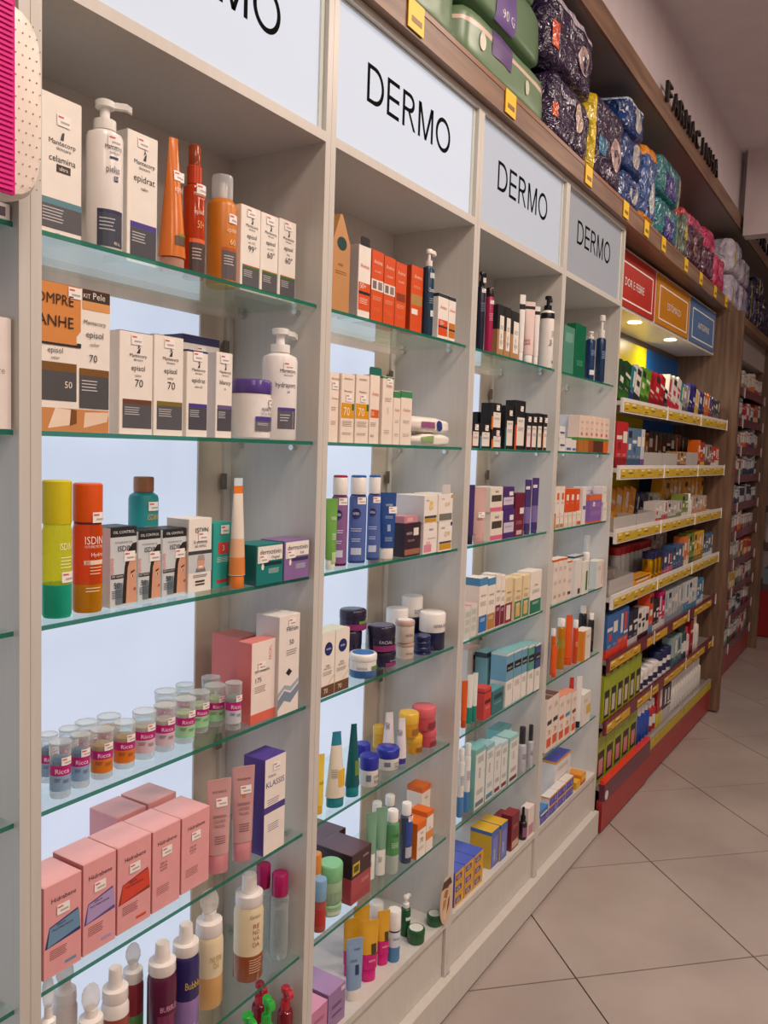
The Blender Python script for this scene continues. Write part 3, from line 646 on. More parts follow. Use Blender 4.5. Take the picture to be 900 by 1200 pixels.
#Z 1.608
kit = carton(0.731, 0.035, 1.6080, 0.1207, 0.2095, 'promotional twin kit sleeve with orange panel reading COMPRE and GANHE', c='efe7dd', d=.07, name='promo_kit', top='b0703a',
    pan=[(0, .50, .60, 1, 'd68a45'), ([(.50, .60), (.50, .66), (.56, .70), (.56, 1), (.5, 1)], 'd68a45'), (.58, .99, .92, 1, '3d2a20'), (.58, .99, .86, .92, 'd99a5a'), (.0, .50, .21, .41, '4f4e50'), (.0, .50, .41, .47, '7a5222'), (.54, .98, .17, .40, '4f4e50'), (.54, .98, .40, .45, '7a5222'), (0, .98, .0, .16, 'c98a52'), ([(.1, .02), (.45, .05), (.5, .15), (.2, .16)], 'efd8c2'), ([(.60, .03), (.95, .08), (.98, .15), (.62, .14)], 'e9cdb4'), ([(.4, .04), (.5, .06), (.5, .15), (.42, .16)], '7c4a28'), (.0, .56, .585, .60, '2b2220'), (.5, .56, .60, .615, '2b2220')],
    tx=[('COMPRE', .14, .86, .07, '2b2220', .62), ('GANHE', .14, .71, .075, '2b2220', .62), ('KIT', .64, .94, .03, 'efe7dd', .1), ('Pele', .82, .94, .045, 'efe7dd', .24), ('episol', .2, .535, .036, TX, .26), ('color', .2, .490, .022, TX, .2), ('Mantecorp', .76, .76, .03, TX, .36), ('episol', .76, .67, .045, TX, .28), ('color', .76, .61, .026, TX, .2), ('70', .74, .50, .05, TX, .2), ('50', .38, .30, .045, 'efe7dd', .12)], ln=[(.57, .8, .36, 4, 'c9c6c6')], stk=(.47, .955))
carton(0.882, 0.050, 1.6080, 0.0682, 0.1618, 'white carton marked 70 with brown strip, beside the promotional kit', side='ddd3c8', d=.05, top='5a4030', **mant('episol', 'color', '70', '6e4028', GR, .06, .30))
carton(0.953, 0.050, 1.6080, 0.0649, 0.1647, 'white carton marked 70 with olive strip, next to its brown-striped twin', d=.05, top='7a6a38', **mant('episol', 'color', '70', '7d6a24', GR, .06, .30))
carton(1.101, 0.140, 1.6080, 0.0986, 0.1891, 'wide dark-blue-topped carton standing behind the narrow white ones on the second shelf', c='e4dcd8', d=.05, bands=[(.92, 1, '33335e')], tx=[('epidrat', .5, .7, .06, TX, .6)], stk=(.5, .86))
carton(1.026, 0.050, 1.6080, 0.0507, 0.1492, 'narrow white carton with bright purple strip and dark lid edge, second glass shelf', d=.045, bands=[(.975, 1, '34305c')], **mant('epidrat', 'calm 60', '', PU, '4d4b55', .08, .34))
carton(1.097, 0.050, 1.6080, 0.0426, 0.1523, 'narrow white carton with dull mauve strip, beside the purple-lidded jar', d=.055, side='d9d2d2', **mant('blancy', 'tx', '', '6a5a86', '4d4b55', .08, .34))
jar(1.196, 0.053, 1.6080, 0.0752, 0.1110, 'wide white jar with purple lid on the second glass shelf', c='efeae6', lid='55408a', lf=.24, lr=1.02, pan=[(-.1, .85, .14, .36, '6a6870'), (-.1, .85, .30, .38, PU)], tx=[('epidrat', .42, .48, .07, BL_, .7), ('corps intens', .42, .41, .045, BL_, .8)], ln=[(-.02, .5, .26, 2, 'd8d5dc')], stk=(.75, .62))
bottle(1.281, 0.056, 1.6080, 0.0716, 0.2184, 'white pump bottle with purple-striped label behind the purple-lidded jar', c='efeae6', head='pump', sh=.78, capr=.5, hk=.6, name='pump_bottle', sy=.85, pan=[(-.15, .75, .10, .26, '5a5860'), (-.15, .75, .26, .29, PU)], tx=[('Mantecorp', .3, .60, .03, TX, 1.0), ('skincare', .3, .57, .02, TX, .6), ('hydrapore', .22, .47, .045, BL_, 1.25), ('ai', .3, .42, .03, BL_, .3)], ln=[(-.05, .4, .22, 3, 'cfccd2')], stk=(.3, .66))
#Z 1.334
bottle(0.771, 0.051, 1.3340, 0.0419, 0.2028, 'yellow-capped spray bottle with yellow and teal two-layer liquid', c='e6de2a', k='t0.28', head='cap', sh=.68, capr=.9, cap='d3c313', capk='s', name='spray_bottle', liquid=(.24, '20b89a', 't0.45'), bands=[(0, .245, '2fd0b0', 't0.4')], tx=[('ISDIN', .4, .5, .05, 'f5f2c0', .9)], ln=[(.1, .8, .44, 4, 'eef0b0')], stk=(.55, .3))
bottle(0.826, 0.052, 1.3340, 0.0441, 0.1973, 'orange-capped spray bottle with amber liquid beside the yellow one', c='ee5a12', k='t0.4', head='cap', sh=.70, capr=.9, cap='e2570f', capk='s', name='spray_bottle', bands=[(0, .22, 'dd9a08', 't0.45'), (.685, .70, '3d2a22')], pan=[(-.3, .8, .375, .41, 'f2d8c2')], tx=[('ISDIN', .25, .535, .06, 'f8e6d8', 1.3), ('FOTOPROTECTOR', .25, .505, .02, 'f8e6d8', 1.3), ('Hydro', .4, .44, .03, 'f8e6d8', .9), ('30', -.1, .38, .028, 'c24a18', .4)], ln=[(0, .7, .35, 3, 'f2c8a2'), (-.2, .6, .19, 2, 'f2dca2')], stk=(.5, .74))
def face_box(k):
    hair, skin = '2e2320', 'd9a184'
    p = [(0, 1, .88, 1, '23262a'), (.0, 1, .0, .88, 'cdd3d6'), (.58, 1, .03, .62, skin), ([(.46, .03), (.60, .03), (.63, .30), (.66, .48), (.76, .60), (1, .66), (1, .80), (.84, .79), (.66, .70), (.54, .50), (.48, .25)], hair), ([(.78, .40), (.93, .43), (.93, .45), (.78, .425)], hair), (.80, .90, .355, .385, 'f2ece8'), (.83, .88, .355, .385, '3a2a24'), ([(.88, .18), (.98, .19), (.98, .22), (.9, .215)], 'a8453c'), (.02, .50, .36, .41, '2f3338'), (.2, .46, .03, .30, '6d7a86')]
    t = [('OIL CONTROL', .5, .925, .035, 'f1ede8', .86), ('ISDIN', .55, .70, .07, '17181b', .55), ('FOTOPROTECTOR', .5, .80, .022, '2a2c30', .8), ('FUSION WATER', .12, .42, .05, 'e2623a', .5, 'v'), ('50', .24, .24, .07, '17181b', .24), ('DRY TOUCH', .25, .375, .024, 'f1ede8', .42)]
    return dict(c='dfe0df', top='1f2226', d=.05, pan=p, tx=t, ln=[(.06, .44, .20, 5, '3c4248')], stk=(.72, .63))
for i, X in enumerate(((0.859, 0.040, 1.3340, 0.0521, 0.1265), (0.919, 0.045, 1.3340, 0.0478, 0.1167), (0.976, 0.050, 1.3340, 0.0544, 0.1151))):
    carton(*X, ['grey carton with black OIL CONTROL top and a half face, first of three', 'grey carton with black OIL CONTROL top and a half face, middle of three', 'grey carton with black OIL CONTROL top and a half face, last of three'][i], group='sunscreen cartons with a half face', **face_box(i))
carton(1.031, 0.045, 1.3340, 0.0571, 0.1300, 'white carton with a small photo of a smiling man', c='efe8df', d=.055, side='ded5cc', pan=[(0, 1, .515, .565, '3c4347'), (.0, 1, .27, .515, 'c9cdd0'), ([(.30, .27), (.75, .27), (.70, .33), (.34, .33)], '6f7f8a'), ([(.38, .31), (.66, .31), (.70, .42), (.62, .50), (.44, .50), (.36, .42)], 'd7a286'), ([(.36, .43), (.70, .43), (.66, .505), (.42, .505)], 'a89a90'), ([(.42, .33), (.62, .33), (.60, .355), (.44, .355)], 'efe6df'), (.3, .7, .13, .155, '3a2622'), (.3, .7, .09, .11, '3a2622')], tx=[('ISDIN', .55, .81, .07, '17181b', .58), ('Eryfotona', .5, .665, .045, '23252a', .6), ('AK-NMSC', .5, .61, .035, '23252a', .6)], ln=[(.2, .8, .225, 2, '6b6460')], stk=(.6, .76))
carton(1.097, 0.050, 1.3340, 0.0512, 0.1182, 'slim teal carton with red square mark, beside the orange and white tube', c='2fa79b', side='27948a', d=.04, pan=[(.25, .8, .52, .70, 'cf4a4a'), (.2, .78, .07, .12, 'cf3a3a')], tx=[('ISDIN', .52, .82, .05, 'd24a4a', .6), ('3', .52, .57, .085, 'f2e6e0', .3)], ln=[(.2, .85, .46, 4, 'd8efe9')], stk=(.58, .9))
tube(1.137, 0.028, 1.3340, 0.0326, 0.2017, 'tall white and orange tube standing on its orange cap', c='e7dccf', cap='dd7a2e', cf=.11, rz=.35, depth=.85, tipw=.6, bands=[(.12, .28, 'e08a45'), (.28, .45, 'e8b890'), (.86, .93, 'ea7a1e'), (.93, 1, 'cfe0e6')])
for i, (X, c, cs, nm) in enumerate((((1.168, 0.008, 1.3340, 0.0782, 0.0756), '0f7a76', '0b5f60', 'Original'), ((1.250, 0.008, 1.3340, 0.0798, 0.0774), '8a6aa0', '7a5c92', 'Soft'))):
    carton(X[0], X[1], X[2], X[3], X[4], ['teal soap box with white dripping upper label', 'purple soap box with white dripping upper label, last on its shelf'][i], c=c, side=cs, d=.062, name='soap_box', group='soap boxes with dripping label', pan=[(.05, .97, .60, .97, 'efe8df'), (.05, .45, .55, .60, 'efe8df'), (.3, .95, .47, .56, '0e2f3a' if i == 0 else '3a3560'), ([(.2, .38), (.26, .38), (.28, .46), (.23, .56), (.18, .46)], 'efe8df')], tx=[('dermotivin', .52, .76, .13, '1c2f3a' if i == 0 else '3a2f55', .82), (nm, .7, .64, .07, '1c2f3a', .3)], ln=[(.45, .85, .38, 6, 'cfe3e0')], stk=(.25, .66))
bottle(1.028, 0.156, 1.3340, 0.0529, 0.1998, 'teal spray bottle with brown cap behind the half-face cartons', c='1f8f93', k='s', head='cap', sh=.86, capr=.62, cap='a8714a', capk='s', name='spray_bottle', pan=[(-.1, .8, .45, .56, 'd99a2e')], tx=[('ISDIN', .35, .62, .05, 'e6b04a', .8)], stk=(.4, .74))
#Z 1.063
INN = ['1c6a90', '1c6a90', 'c9a15a', 'c9a15a', 'd9c7b4', 'd9c7b4', 'cdd6a8', 'cdd6a8', 'cdd6a8', '8f9a8c']
LB = ['8fb0d0', '8fb0d0', 'e07c1a', 'e07c1a', 'd8c2cc', 'd8c2cc', '9fd6a2', '9fd6a2', '9fd6a2', 'c8ced6']
CL = ['blue', 'blue', 'orange', 'orange', 'cream', 'cream', 'green', 'green', 'green', 'grey']
for i, X in enumerate(((0.768, 0.038, 1.0630, 0.0315, 0.0842), (0.809, 0.045, 1.0630, 0.0292, 0.0822), (0.852, 0.048, 1.0630, 0.0354, 0.0778), (0.901, 0.053, 1.0630, 0.0356, 0.0755), (0.949, 0.060, 1.0630, 0.0391, 0.0803), (0.993, 0.058, 1.0630, 0.0367, 0.0795), (1.042, 0.059, 1.0630, 0.0380, 0.0788), (1.098, 0.079, 1.0630, 0.0373, 0.0740), (1.140, 0.080, 1.0630, 0.0391, 0.0772), (1.145, 0.037, 1.0630, 0.0309, 0.0888))):
    o = ['first', 'second', 'third', 'fourth', 'fifth', 'sixth', 'seventh', 'eighth', 'ninth', 'last'][i]
    canister(*X, f'clear canister with magenta band and {CL[i]} filling, {o} in the front row', INN[i], LB[i], 'clear sponge canisters')
for i, (X, q) in enumerate((((0.792, 0.099, 1.0630, 0.0272, 0.0756), 0), ((0.838, 0.111, 1.0630, 0.0310, 0.0695), 0), ((0.881, 0.123, 1.0630, 0.0356, 0.0663), 2), ((0.929, 0.125, 1.0630, 0.0391, 0.0632), 2), ((1.063, 0.130, 1.0630, 0.0408, 0.0745), 4), ((1.119, 0.138, 1.0630, 0.0352, 0.0725), 6), ((1.179, 0.128, 1.0630, 0.0364, 0.0753), 6))):
    canister(X[0], X[1], X[2], X[3], X[4], f'clear canister with {CL[q]} filling, {["first", "second", "third", "fourth", "fifth", "sixth", "last"][i]} in the back row', INN[q], LB[q], 'clear sponge canisters')
carton(1.174, 0.020, 1.0630, 0.0711, 0.1581, 'salmon-sided white carton marked 175 beside the canisters', c='f0e2d8', side='dd6f68', top='e08478', d=.035, pan=[(.0, 1, .0, .12, 'e06a55')], tx=[('NUTRIFEBRIN', .45, .62, .035, '4a3a3a', .6), ('175', .3, .50, .06, '4a3a3a', .3), ('FACIAL', .82, .75, .05, 'd9765c', .4, 'v')], ln=[(.15, .6, .44, 4, '8a7670')], stk=(.42, .70))
carton(1.229, 0.100, 1.0630, 0.0616, 0.1454, 'salmon carton standing behind its white-fronted twin', c='dd6f68', top='e08478', d=.075, pan=[(.1, .9, .1, .3, 'e7958a')], tx=[('NUTRIFEBRIN', .5, .6, .04, 'f6e2dc', .8)])
carton(1.245, 0.012, 1.0630, 0.0658, 0.1985, 'tall white carton marked 50 with blue wave pattern', c='ece3da', side='cfc6c2', d=.06, pan=[([(0, .06), (.3, .14), (.6, .10), (1, .2), (1, .28), (.6, .2), (.3, .24), (0, .16)], '7d8ea2'), ([(0, .18), (.3, .26), (.6, .22), (1, .30), (1, .34), (.6, .27), (.3, .30), (0, .23)], '9fb0be'), ([(.35, .42), (.5, .38), (.65, .42), (.5, .46)], '23252a')], tx=[('Filtrum', .62, .84, .045, '26384c', .6), ('50', .6, .70, .05, '2a3a3a', .3)], ln=[(.35, .85, .64, 3, '7a7a80')], stk=(.6, .93))
#Z 0.79
PK = 'e8a3a4'
for i, (X, bl, bl2) in enumerate((((0.734, 0.030, 0.7900, 0.0671, 0.1438), '6b93b4', '2f3a68'), ((0.805, 0.032, 0.7900, 0.0637, 0.1490), 'b09ac8', '5a4a8a'), ((0.873, 0.034, 0.7900, 0.0715, 0.1470), 'd8452e', '9a3328'), ((0.949, 0.036, 0.7900, 0.0643, 0.1443), None, None), ((1.020, 0.040, 0.7900, 0.0700, 0.1405), None, None))):
    pan = [([(.03, .33), (.97, .36), (.90, .62), (.15, .55)], bl2), ([(.10, .34), (.97, .40), (.92, .60), (.16, .54)], bl), (.55, .85, .07, .10, bl)] if bl else []
    tx = [('Hidrabene', .52, .80, .05, '4a2a34', .74)]
    tx += [('SÉRUM', .45, .53, .024, '2b2a40', .4), ('MULTIPROTETOR', .5, .49, .022, '2b2a40', .6)] if bl else [('SÉRUM', .4, .55, .026, '6a3a44', .36), ('FACIAL', .4, .51, .026, '6a3a44', .36), ('NOITE' if i == 3 else 'VIT C', .4, .47, .026, '6a3a44', .36)]
    carton(X[0], X[1], X[2], X[3], X[4], ['pink carton with slanted blue label, first in the front row', 'pink carton with slanted lilac label, second in the front row', 'pink carton with slanted red label, third in the front row', 'plain pink carton, fourth in the front row beside the red-labelled one', 'plain pink carton, last in the front row beside the pink tubes'][i], c=PK, side='c87f7e', top='eeb0ae', d=.075, group='pink serum cartons', pan=pan, tx=tx, ln=[(.15, .6, .28, 5, '8a5058')], stk=(.5, .70))
carton(0.949, 0.125, 0.7900, 0.0654, 0.1444, 'pink carton standing in the back row behind the red-labelled one', c=PK, top='e6aaa6', d=.075, group='pink serum cartons', tx=[('Hidrabene', .5, .8, .05, '4a2a34', .74)])
carton(1.019, 0.125, 0.7900, 0.0688, 0.1459, 'pink carton standing in the back row nearer the pink tubes', c=PK, top='e9b0a8', d=.075, group='pink serum cartons', tx=[('Hidrabene', .5, .8, .05, '4a2a34', .74)])
for i, X in enumerate(((1.120, 0.046, 0.7900, 0.0412, 0.1796), (1.181, 0.040, 0.7900, 0.0394, 0.1865))):
    tube(*X, ['translucent pink tube beside the pink cartons', 'translucent pink tube with orange dot beside the purple carton'][i], c='dcaaa8', k='t0.85', cap='d98f96', cf=.2, capk='t0.9', depth=.6, tipw=1.15, group='pink tubes', capr=.97, tx=[('hidrabene', 0, .86, .028, '7a4a55', 1.3), ('BARREIRA', 0, .60, .03, '8a5a62', 1.2), ('LÍQUIDA', 0, .55, .03, '8a5a62', 1.1), ('FACIAL', 0, .50, .03, '8a5a62', 1.0)], pan=[(-.15, .15, .68, .72, 'd9763a')] if i else [], ln=[(-.5, .5, .4, 4, '8a5a62')], stk=(.2, .76))
carton(1.211, 0.012, 0.7900, 0.0653, 0.1942, 'purple-topped white carton with purple band beside the pink tubes', c='efe6dc', side='4a3488', top='55409a', d=.055, bands=[(.43, .50, '4a3a86')], tx=[('Klassis', .35, .80, .03, '6a5a86', .4), ('KLASSIS', .5, .70, .06, '4a3a86', .84)], ln=[(.15, .7, .56, 3, '8a7a9a'), (.2, .7, .3, 4, '8a8090')], stk=(.55, .9))
#Z 0.52
FO = dict(head='foam', sh=.72, capr=.86, cap='efe8e2', name='foam_bottle')
FB = dict(head='brush', sh=.62, capr=.86, cap='efe8e2', name='foam_bottle', k='g')
bottle(0.751, 0.042, 0.5200, 0.0243, 0.2679, 'white foam bottle with clear brush cap cut off by the upright', c='e6d9d2', group='foaming cleanser bottles', **FB)
bottle(0.862, 0.151, 0.5200, 0.0411, 0.1893, 'white foam bottle with clear brush cap, hindmost beside the upright', c='e6d9d2', group='foaming cleanser bottles', **FB)
bottle(0.830, 0.043, 0.5200, 0.0417, 0.2084, 'white foam bottle with large clear brush cap in the front row', c='e8ddd6', group='foaming cleanser bottles', **FB)
bottle(0.891, 0.058, 0.5200, 0.0453, 0.1984, 'foam bottle with brown label and bare white pump, front row', c='9a4a3a', group='foaming cleanser bottles', bands=[(.6, .72, 'efe8e2')], **FO)
bottle(0.973, 0.109, 0.5200, 0.0384, 0.1792, 'foam bottle with red and green label and clear brush cap, back row', c='8a2f3a', bands=[(0, .3, '5a8a4a')], group='foaming cleanser bottles', **FB)
bottle(0.993, 0.056, 0.5200, 0.0518, 0.1909, 'foam bottle with maroon label and bare white pump', c='5a1a3a', group='foaming cleanser bottles', tx=[('BUBBLE', .2, .4, .05, 'e0a0c0', 1.2)], pan=[(-.4, .5, .2, .36, '7a2a55')], **FO)
bottle(1.054, 0.060, 0.5200, 0.0510, 0.1939, 'foam bottle with dark purple label and yellow lettering', c='2f2660', bands=[(0, .30, '9a7ab8')], group='foaming cleanser bottles', tx=[('Bubble', .25, .42, .07, 'e0b83a', 1.2)], **FO)
bottle(1.122, 0.067, 0.5200, 0.0549, 0.2266, 'cream foam bottle with clear brush cap, beside the purple one', c='e2d2ae', bands=[(0, .28, 'd8a868')], group='foaming cleanser bottles', tx=[('NUTRI', .2, .42, .05, 'b89a6a', .9), ('DA', .2, .36, .05, 'b89a6a', .4)], **FB)
bottle(1.228, 0.060, 0.5200, 0.0601, 0.2134, 'foam bottle with cream and brown label beside the clear bottles', c='e2d2ae', bands=[(0, .26, '9a4f26')], group='foaming cleanser bottles', tx=[('Grátis', .1, .63, .032, '9a7a4a', .8), ('RE', .15, .53, .045, 'a8663a', .5), ('NO', .15, .47, .045, 'a8663a', .5), ('VA', .15, .41, .045, 'a8663a', .5), ('DA', .15, .35, .045, 'a8663a', .5)], ln=[(-.2, .5, .22, 6, 'e0c0a0')], **FO)
for i, X in enumerate(((1.304, 0.087, 0.5200, 0.0343, 0.1937), (1.314, 0.050, 0.5200, 0.0395, 0.1819))):
    bottle(*X, ['clear bottle with magenta cap standing farther back', 'clear bottle with magenta cap beside the cream and brown foam bottle'][i], c='e9eeee', k='c0.12', head='cap', sh=.74, capr=.8, cap='a8125c', name='clear_bottle', group='clear bottles with magenta caps', liquid=(.6, 'eef3f3', 'c0.1'))
#Z 0.277
for i, (X, c, cc) in enumerate((((1.311, 0.096, 0.2770, 0.0330, 0.1670), '8a1f2f', 'c22a3c'), ((1.318, 0.031, 0.2770, 0.0326, 0.1788), '8a1f2f', 'c22a3c'), ((1.221, 0.051, 0.2770, 0.0414, 0.1659), '2f9a3a', '2fb03c'), ((1.238, 0.016, 0.2770, 0.0311, 0.2078), '3aa04a', '2fb03c'))):
    bottle(X[0], X[1], X[2], X[3], X[4], ['red soap pump bottle half hidden behind the green pump', 'dark red soap pump bottle with red head, beside the upright on the bottom board', 'green soap pump bottle, lower of two at the picture edge', 'green soap pump bottle in front of the red ones'][i], c=c, k='t0.8', head='pump', sh=.72, capr=.6, cap=cc, hk=-1.9, name='pump_bottle', group='coloured soap pumps on the bottom board')
# cosmetic pouch and other things hanging in the cut-off cabinet
def pouch():
    b = MB(); prof = []
    n = 16; H, Wd = .235, .15
    def sh(s, yy): return [(cx*s*Wd/2, yy, H/2+cz*s*H/2) for cx, cz in [(math.copysign(abs(math.cos(t))**.55, math.cos(t)), math.copysign(abs(math.sin(t))**.45, math.sin(t))) for t in [j*2*math.pi/28 for j in range(28)]]]
    b.rings([sh(.86, -.02), sh(.95, -.017), sh(1, -.008), sh(1, .008), sh(.95, .017), sh(.86, .02)], M('efe0d2', 's')); o = b.build('zip_pouch', None, (.593, -.045, 1.885)); tag(o, 'cream perforated zip pouch with bright pink zip hanging by the upright', 'pouch')
    b = MB()
    for i in range(16):
        for j in range(4):
            xx = .034+j*.0095+(i % 2)*.0045; zz = .02+i*.0128; b.lathe([(.0011, -.0206), (.0011, -.0202)], M('9a8478'), 6, 0, 0)
            k = 6*2
            for q in range(len(b.v)-k, len(b.v)): p = b.v[q]; b.v[q] = (p[0]+xx, p[2], p[1]+zz)
    d = b.build('perforations', o); d['kind'] = 'stuff'
    z = MB(); z.box(.005, .029, -.026, -.0205, .004, .232, M('d6127a', 'g')); zp = z.build('zip', o)
    t = MB()
    for i in range(36): t.box(.008, .026, -.0282, -.0262, .008+i*.0061, .0112+i*.0061, M('e83a98', 'g'))
    t = t.build('zip_teeth', zp); t['kind'] = 'stuff'
    h = MB(); h.box(.012, .02, -.02, .03, .235, .239, M('d6127a', 'g')); h.build('hanging_loop', o)
    return o
pouch()
carton(.632, .012, 1.6082, .040, .145, 'pale rounded pack on the cut-off cabinet shelf at the picture edge', c='eee3dc', d=.05, name='pale_pack', tx=[('care', .5, .5, .06, 'b59a90', .6)])
carton(.637, .014, 1.8802, .035, .02, 'folded paper price card lying at the edge of the cut-off cabinet', c='e6dcdc', d=.06, name='price_card', cat='card', pan=[(.2, .8, .2, .8, '5a4a55')])

# ================================================================ products: second full cabinet
def lab(n, base, where): return f'{base}, {["first", "second", "third", "fourth", "fifth", "sixth", "seventh", "eighth", "ninth", "tenth"][n]} {where}'
OR, WH, NV = 'd9501a', 'efe6dc', '1b2350'
#Z 1.88
def gable_bag(x, y, z, w, h, label):
    d = .05; b = MB(); hs = h*.72; m = M('c08a56', 'p'); X, Y = w/2, d/2
    b.rings([[(-X, -Y, 0), (X, -Y, 0), (X, Y, 0), (-X, Y, 0)], [(-X, -Y, hs), (X, -Y, hs), (X, Y, hs), (-X, Y, hs)], [(-X*.12, -Y*.9, h), (X*.12, -Y*.9, h), (X*.12, Y*.9, h), (-X*.12, Y*.9, h)]], m, smooth=False)
    o = b.build('paper_bag', None, (x+X, y+Y, z+.0003)); tag(o, label, 'bag')
    b = MB(); b.prism([(X*.7*math.cos(t)*.8, hs*.98+.014*math.sin(t)) for t in [j*math.pi/8 for j in range(16)]], -Y-.0006, -Y-.0002, M('123c3c')); b.build('round_window', o)
    b = MB(); art_flat(b, w, h, [], [('vichy', .45, .48, .03, '6a4a2a', .5)], [(.15, .8, .42, 2, '8a6236')], -Y-.0003, -X); build_print(b, o)
gable_bag(1.420, 0.035, 1.8800, 0.0620, 0.2068, 'brown kraft paper bag with pointed top beside the orange cartons')
carton(1.508, 0.030, 1.8800, 0.0485, 0.1573, 'white and orange carton with black hanging tab, before the orange cartons', c=WH, side='b9b4b2', d=.055, tab=(.035, .02, '1a1a1e'), pan=[(.05, .97, .12, .5, OR), (.05, .97, .34, .38, '1d1d20')], tx=[('Avène', .5, .70, .06, 'd9674a', .7), ('50+', .4, .42, .07, WH, .5)], ln=[(.15, .8, .28, 4, 'f2d0b8')])
for i, X in enumerate(((1.561, 0.030, 1.8800, 0.0491, 0.1577), (1.613, 0.030, 1.8800, 0.0477, 0.1552), (1.663, 0.030, 1.8800, 0.0500, 0.1521))):
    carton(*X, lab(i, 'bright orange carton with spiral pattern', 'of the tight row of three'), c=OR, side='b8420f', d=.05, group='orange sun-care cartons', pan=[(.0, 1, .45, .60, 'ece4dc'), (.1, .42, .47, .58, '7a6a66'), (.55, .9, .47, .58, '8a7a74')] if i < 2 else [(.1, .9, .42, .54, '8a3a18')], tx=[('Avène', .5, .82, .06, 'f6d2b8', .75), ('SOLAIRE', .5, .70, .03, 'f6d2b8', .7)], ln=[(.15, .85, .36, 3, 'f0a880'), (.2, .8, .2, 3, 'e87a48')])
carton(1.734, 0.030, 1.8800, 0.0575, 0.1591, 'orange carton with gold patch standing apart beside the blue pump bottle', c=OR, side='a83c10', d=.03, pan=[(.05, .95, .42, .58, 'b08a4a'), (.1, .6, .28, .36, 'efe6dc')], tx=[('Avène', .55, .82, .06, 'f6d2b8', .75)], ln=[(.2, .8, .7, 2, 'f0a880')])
bottle(1.811, 0.027, 1.8800, 0.0297, 0.2109, 'dark blue pump bottle with white pump beside the orange cartons', c='173a52', k='g', head='pump', sh=.80, capr=.55, cap='efe9e2', hk=-.2, name='pump_bottle', pan=[(-.2, .6, .66, .72, 'c9d0d4'), (0, .6, .22, .29, 'd8dce0')], tx=[('Cleanance', .2, .5, .05, 'dfe6ea', 1.3)], ln=[(-.2, .5, .42, 3, '8aa0b0')])
carton(1.837, 0.010, 1.8800, 0.0540, 0.1100, 'white and orange carton with dark top, beside the blue pump bottle', c=WH, d=.022, bands=[(.92, 1, '2a2c34')], pan=[(.05, .95, .06, .42, OR), (.05, .95, .24, .28, '2a2c34')], tx=[('Avène', .5, .66, .08, 'd9674a', .7), ('50+', .4, .30, .09, WH, .5)])
carton(1.894, 0.010, 1.8800, 0.0372, 0.1097, 'narrow white and orange carton with dark top, last on its shelf', c=WH, d=.05, bands=[(.92, 1, '2a2c34')], pan=[(.05, .95, .06, .40, 'c9772a'), (.05, .95, .22, .26, '2a2c34')], tx=[('Avène', .5, .66, .07, 'd9674a', .8)])
#Z 1.608
BX = dict(c='efdfd0', d=.045, name='skincare_carton')
carton(1.428, 0.040, 1.6080, 0.0352, 0.1475, 'cream carton with orange ring print half hidden by the upright', tx=[('BIODERMA', .6, .90, .028, '8a6a5a', .8), ('Photoderm', .6, .62, .026, '6a4a40', .7)], pan=[(.95, .98, .0, 1, 'c07a4a')], ln=[(.2, .7, .5, 3, '9a7a6a'), (.2, .7, .3, 3, '9a7a6a')], stk=(.55, .82), **BX)
for i, X in enumerate(((1.465, 0.035, 1.6080, 0.0499, 0.1479), (1.521, 0.035, 1.6080, 0.0527, 0.1512))):
    carton(*X, ['cream carton with wide yellow band marked 70, first of the pair', 'cream carton with wide yellow band marked 70, second of the pair'][i], group='cream cartons with yellow 70 band', pan=[(.02, .98, .36, .58, 'dd9a1c'), (.82, .98, .48, .58, '3a6a2a')], tx=[('BIODERMA', .5, .92, .028, '8a6a5a', .8), ('Photoderm', .5, .74, .03, '6a4a40', .7), ('70', .42, .40, .12, 'f6e6c8', .5)], ln=[(.1, .85, .31, 4, '9a8a7a'), (.1, .8, .14, 2, '9a8a7a')], stk=(.55, .66), **BX)
carton(1.578, 0.035, 1.6080, 0.0396, 0.1558, 'cream carton with orange square and green hanging flag', tab=(.05, .018, '1f6a5c'), pan=[(.1, .95, .38, .50, 'd9601c')], tx=[('Avène', .55, .70, .06, 'd08a72', .7), ('50', .3, .41, .06, 'f6e0cc', .3)], ln=[(.1, .7, .3, 3, '8a7a70'), (.1, .5, .12, 2, '3a3430')], **BX)
carton(1.623, 0.030, 1.6080, 0.0472, 0.1562, 'cream carton with thin green lid edge, beside the flagged one', bands=[(.97, 1, '3f8a5c')], tx=[('Avène', .55, .84, .045, 'd08a72', .6)], pan=[(.4, .6, .45, .55, 'd8cfc4')], ln=[(.2, .8, .68, 3, 'a08a7a'), (.2, .7, .2, 3, 'a08a7a')], stk=(.6, .93), **BX)
for i, X in enumerate(((1.673, 0.030, 1.6080, 0.0306, 0.1257), (1.707, 0.030, 1.6080, 0.0521, 0.1290))):
    carton(*X, ['small cream carton with green top, narrower of two before the wipes', 'small cream carton with green top, wider of two before the wipes'][i], bands=[(.88, 1, '3f8a5c')], tx=[('Avène', .5, .62, .07, 'd08a72', .7)], ln=[(.2, .8, .45, 3, 'a08a7a'), (.2, .8, .2, 3, 'a08a7a')], **BX)
pack(1.761, 0.015, 1.6080, 0.2090, 0.0304, 'soft white pack of wipes with green print, under the other pack', 'e9e2d8', d=.09, k='s', name='wipes_pack', puff=.14, e_=4, seed=3, pan=[(.1, .4, .3, .8, '8aa86a')], group='packs of wipes')
pack(1.759, 0.015, 1.6396, 0.2086, 0.0421, 'soft white pack of wipes with blue round mark, on the other pack', 'ece5dc', d=.09, k='s', name='wipes_pack', puff=.14, e_=4, seed=4, pan=[(.1, .45, .3, .7, '9a5a86')], ell=[(.58, .5, .09, .36, '243a86')], group='packs of wipes')
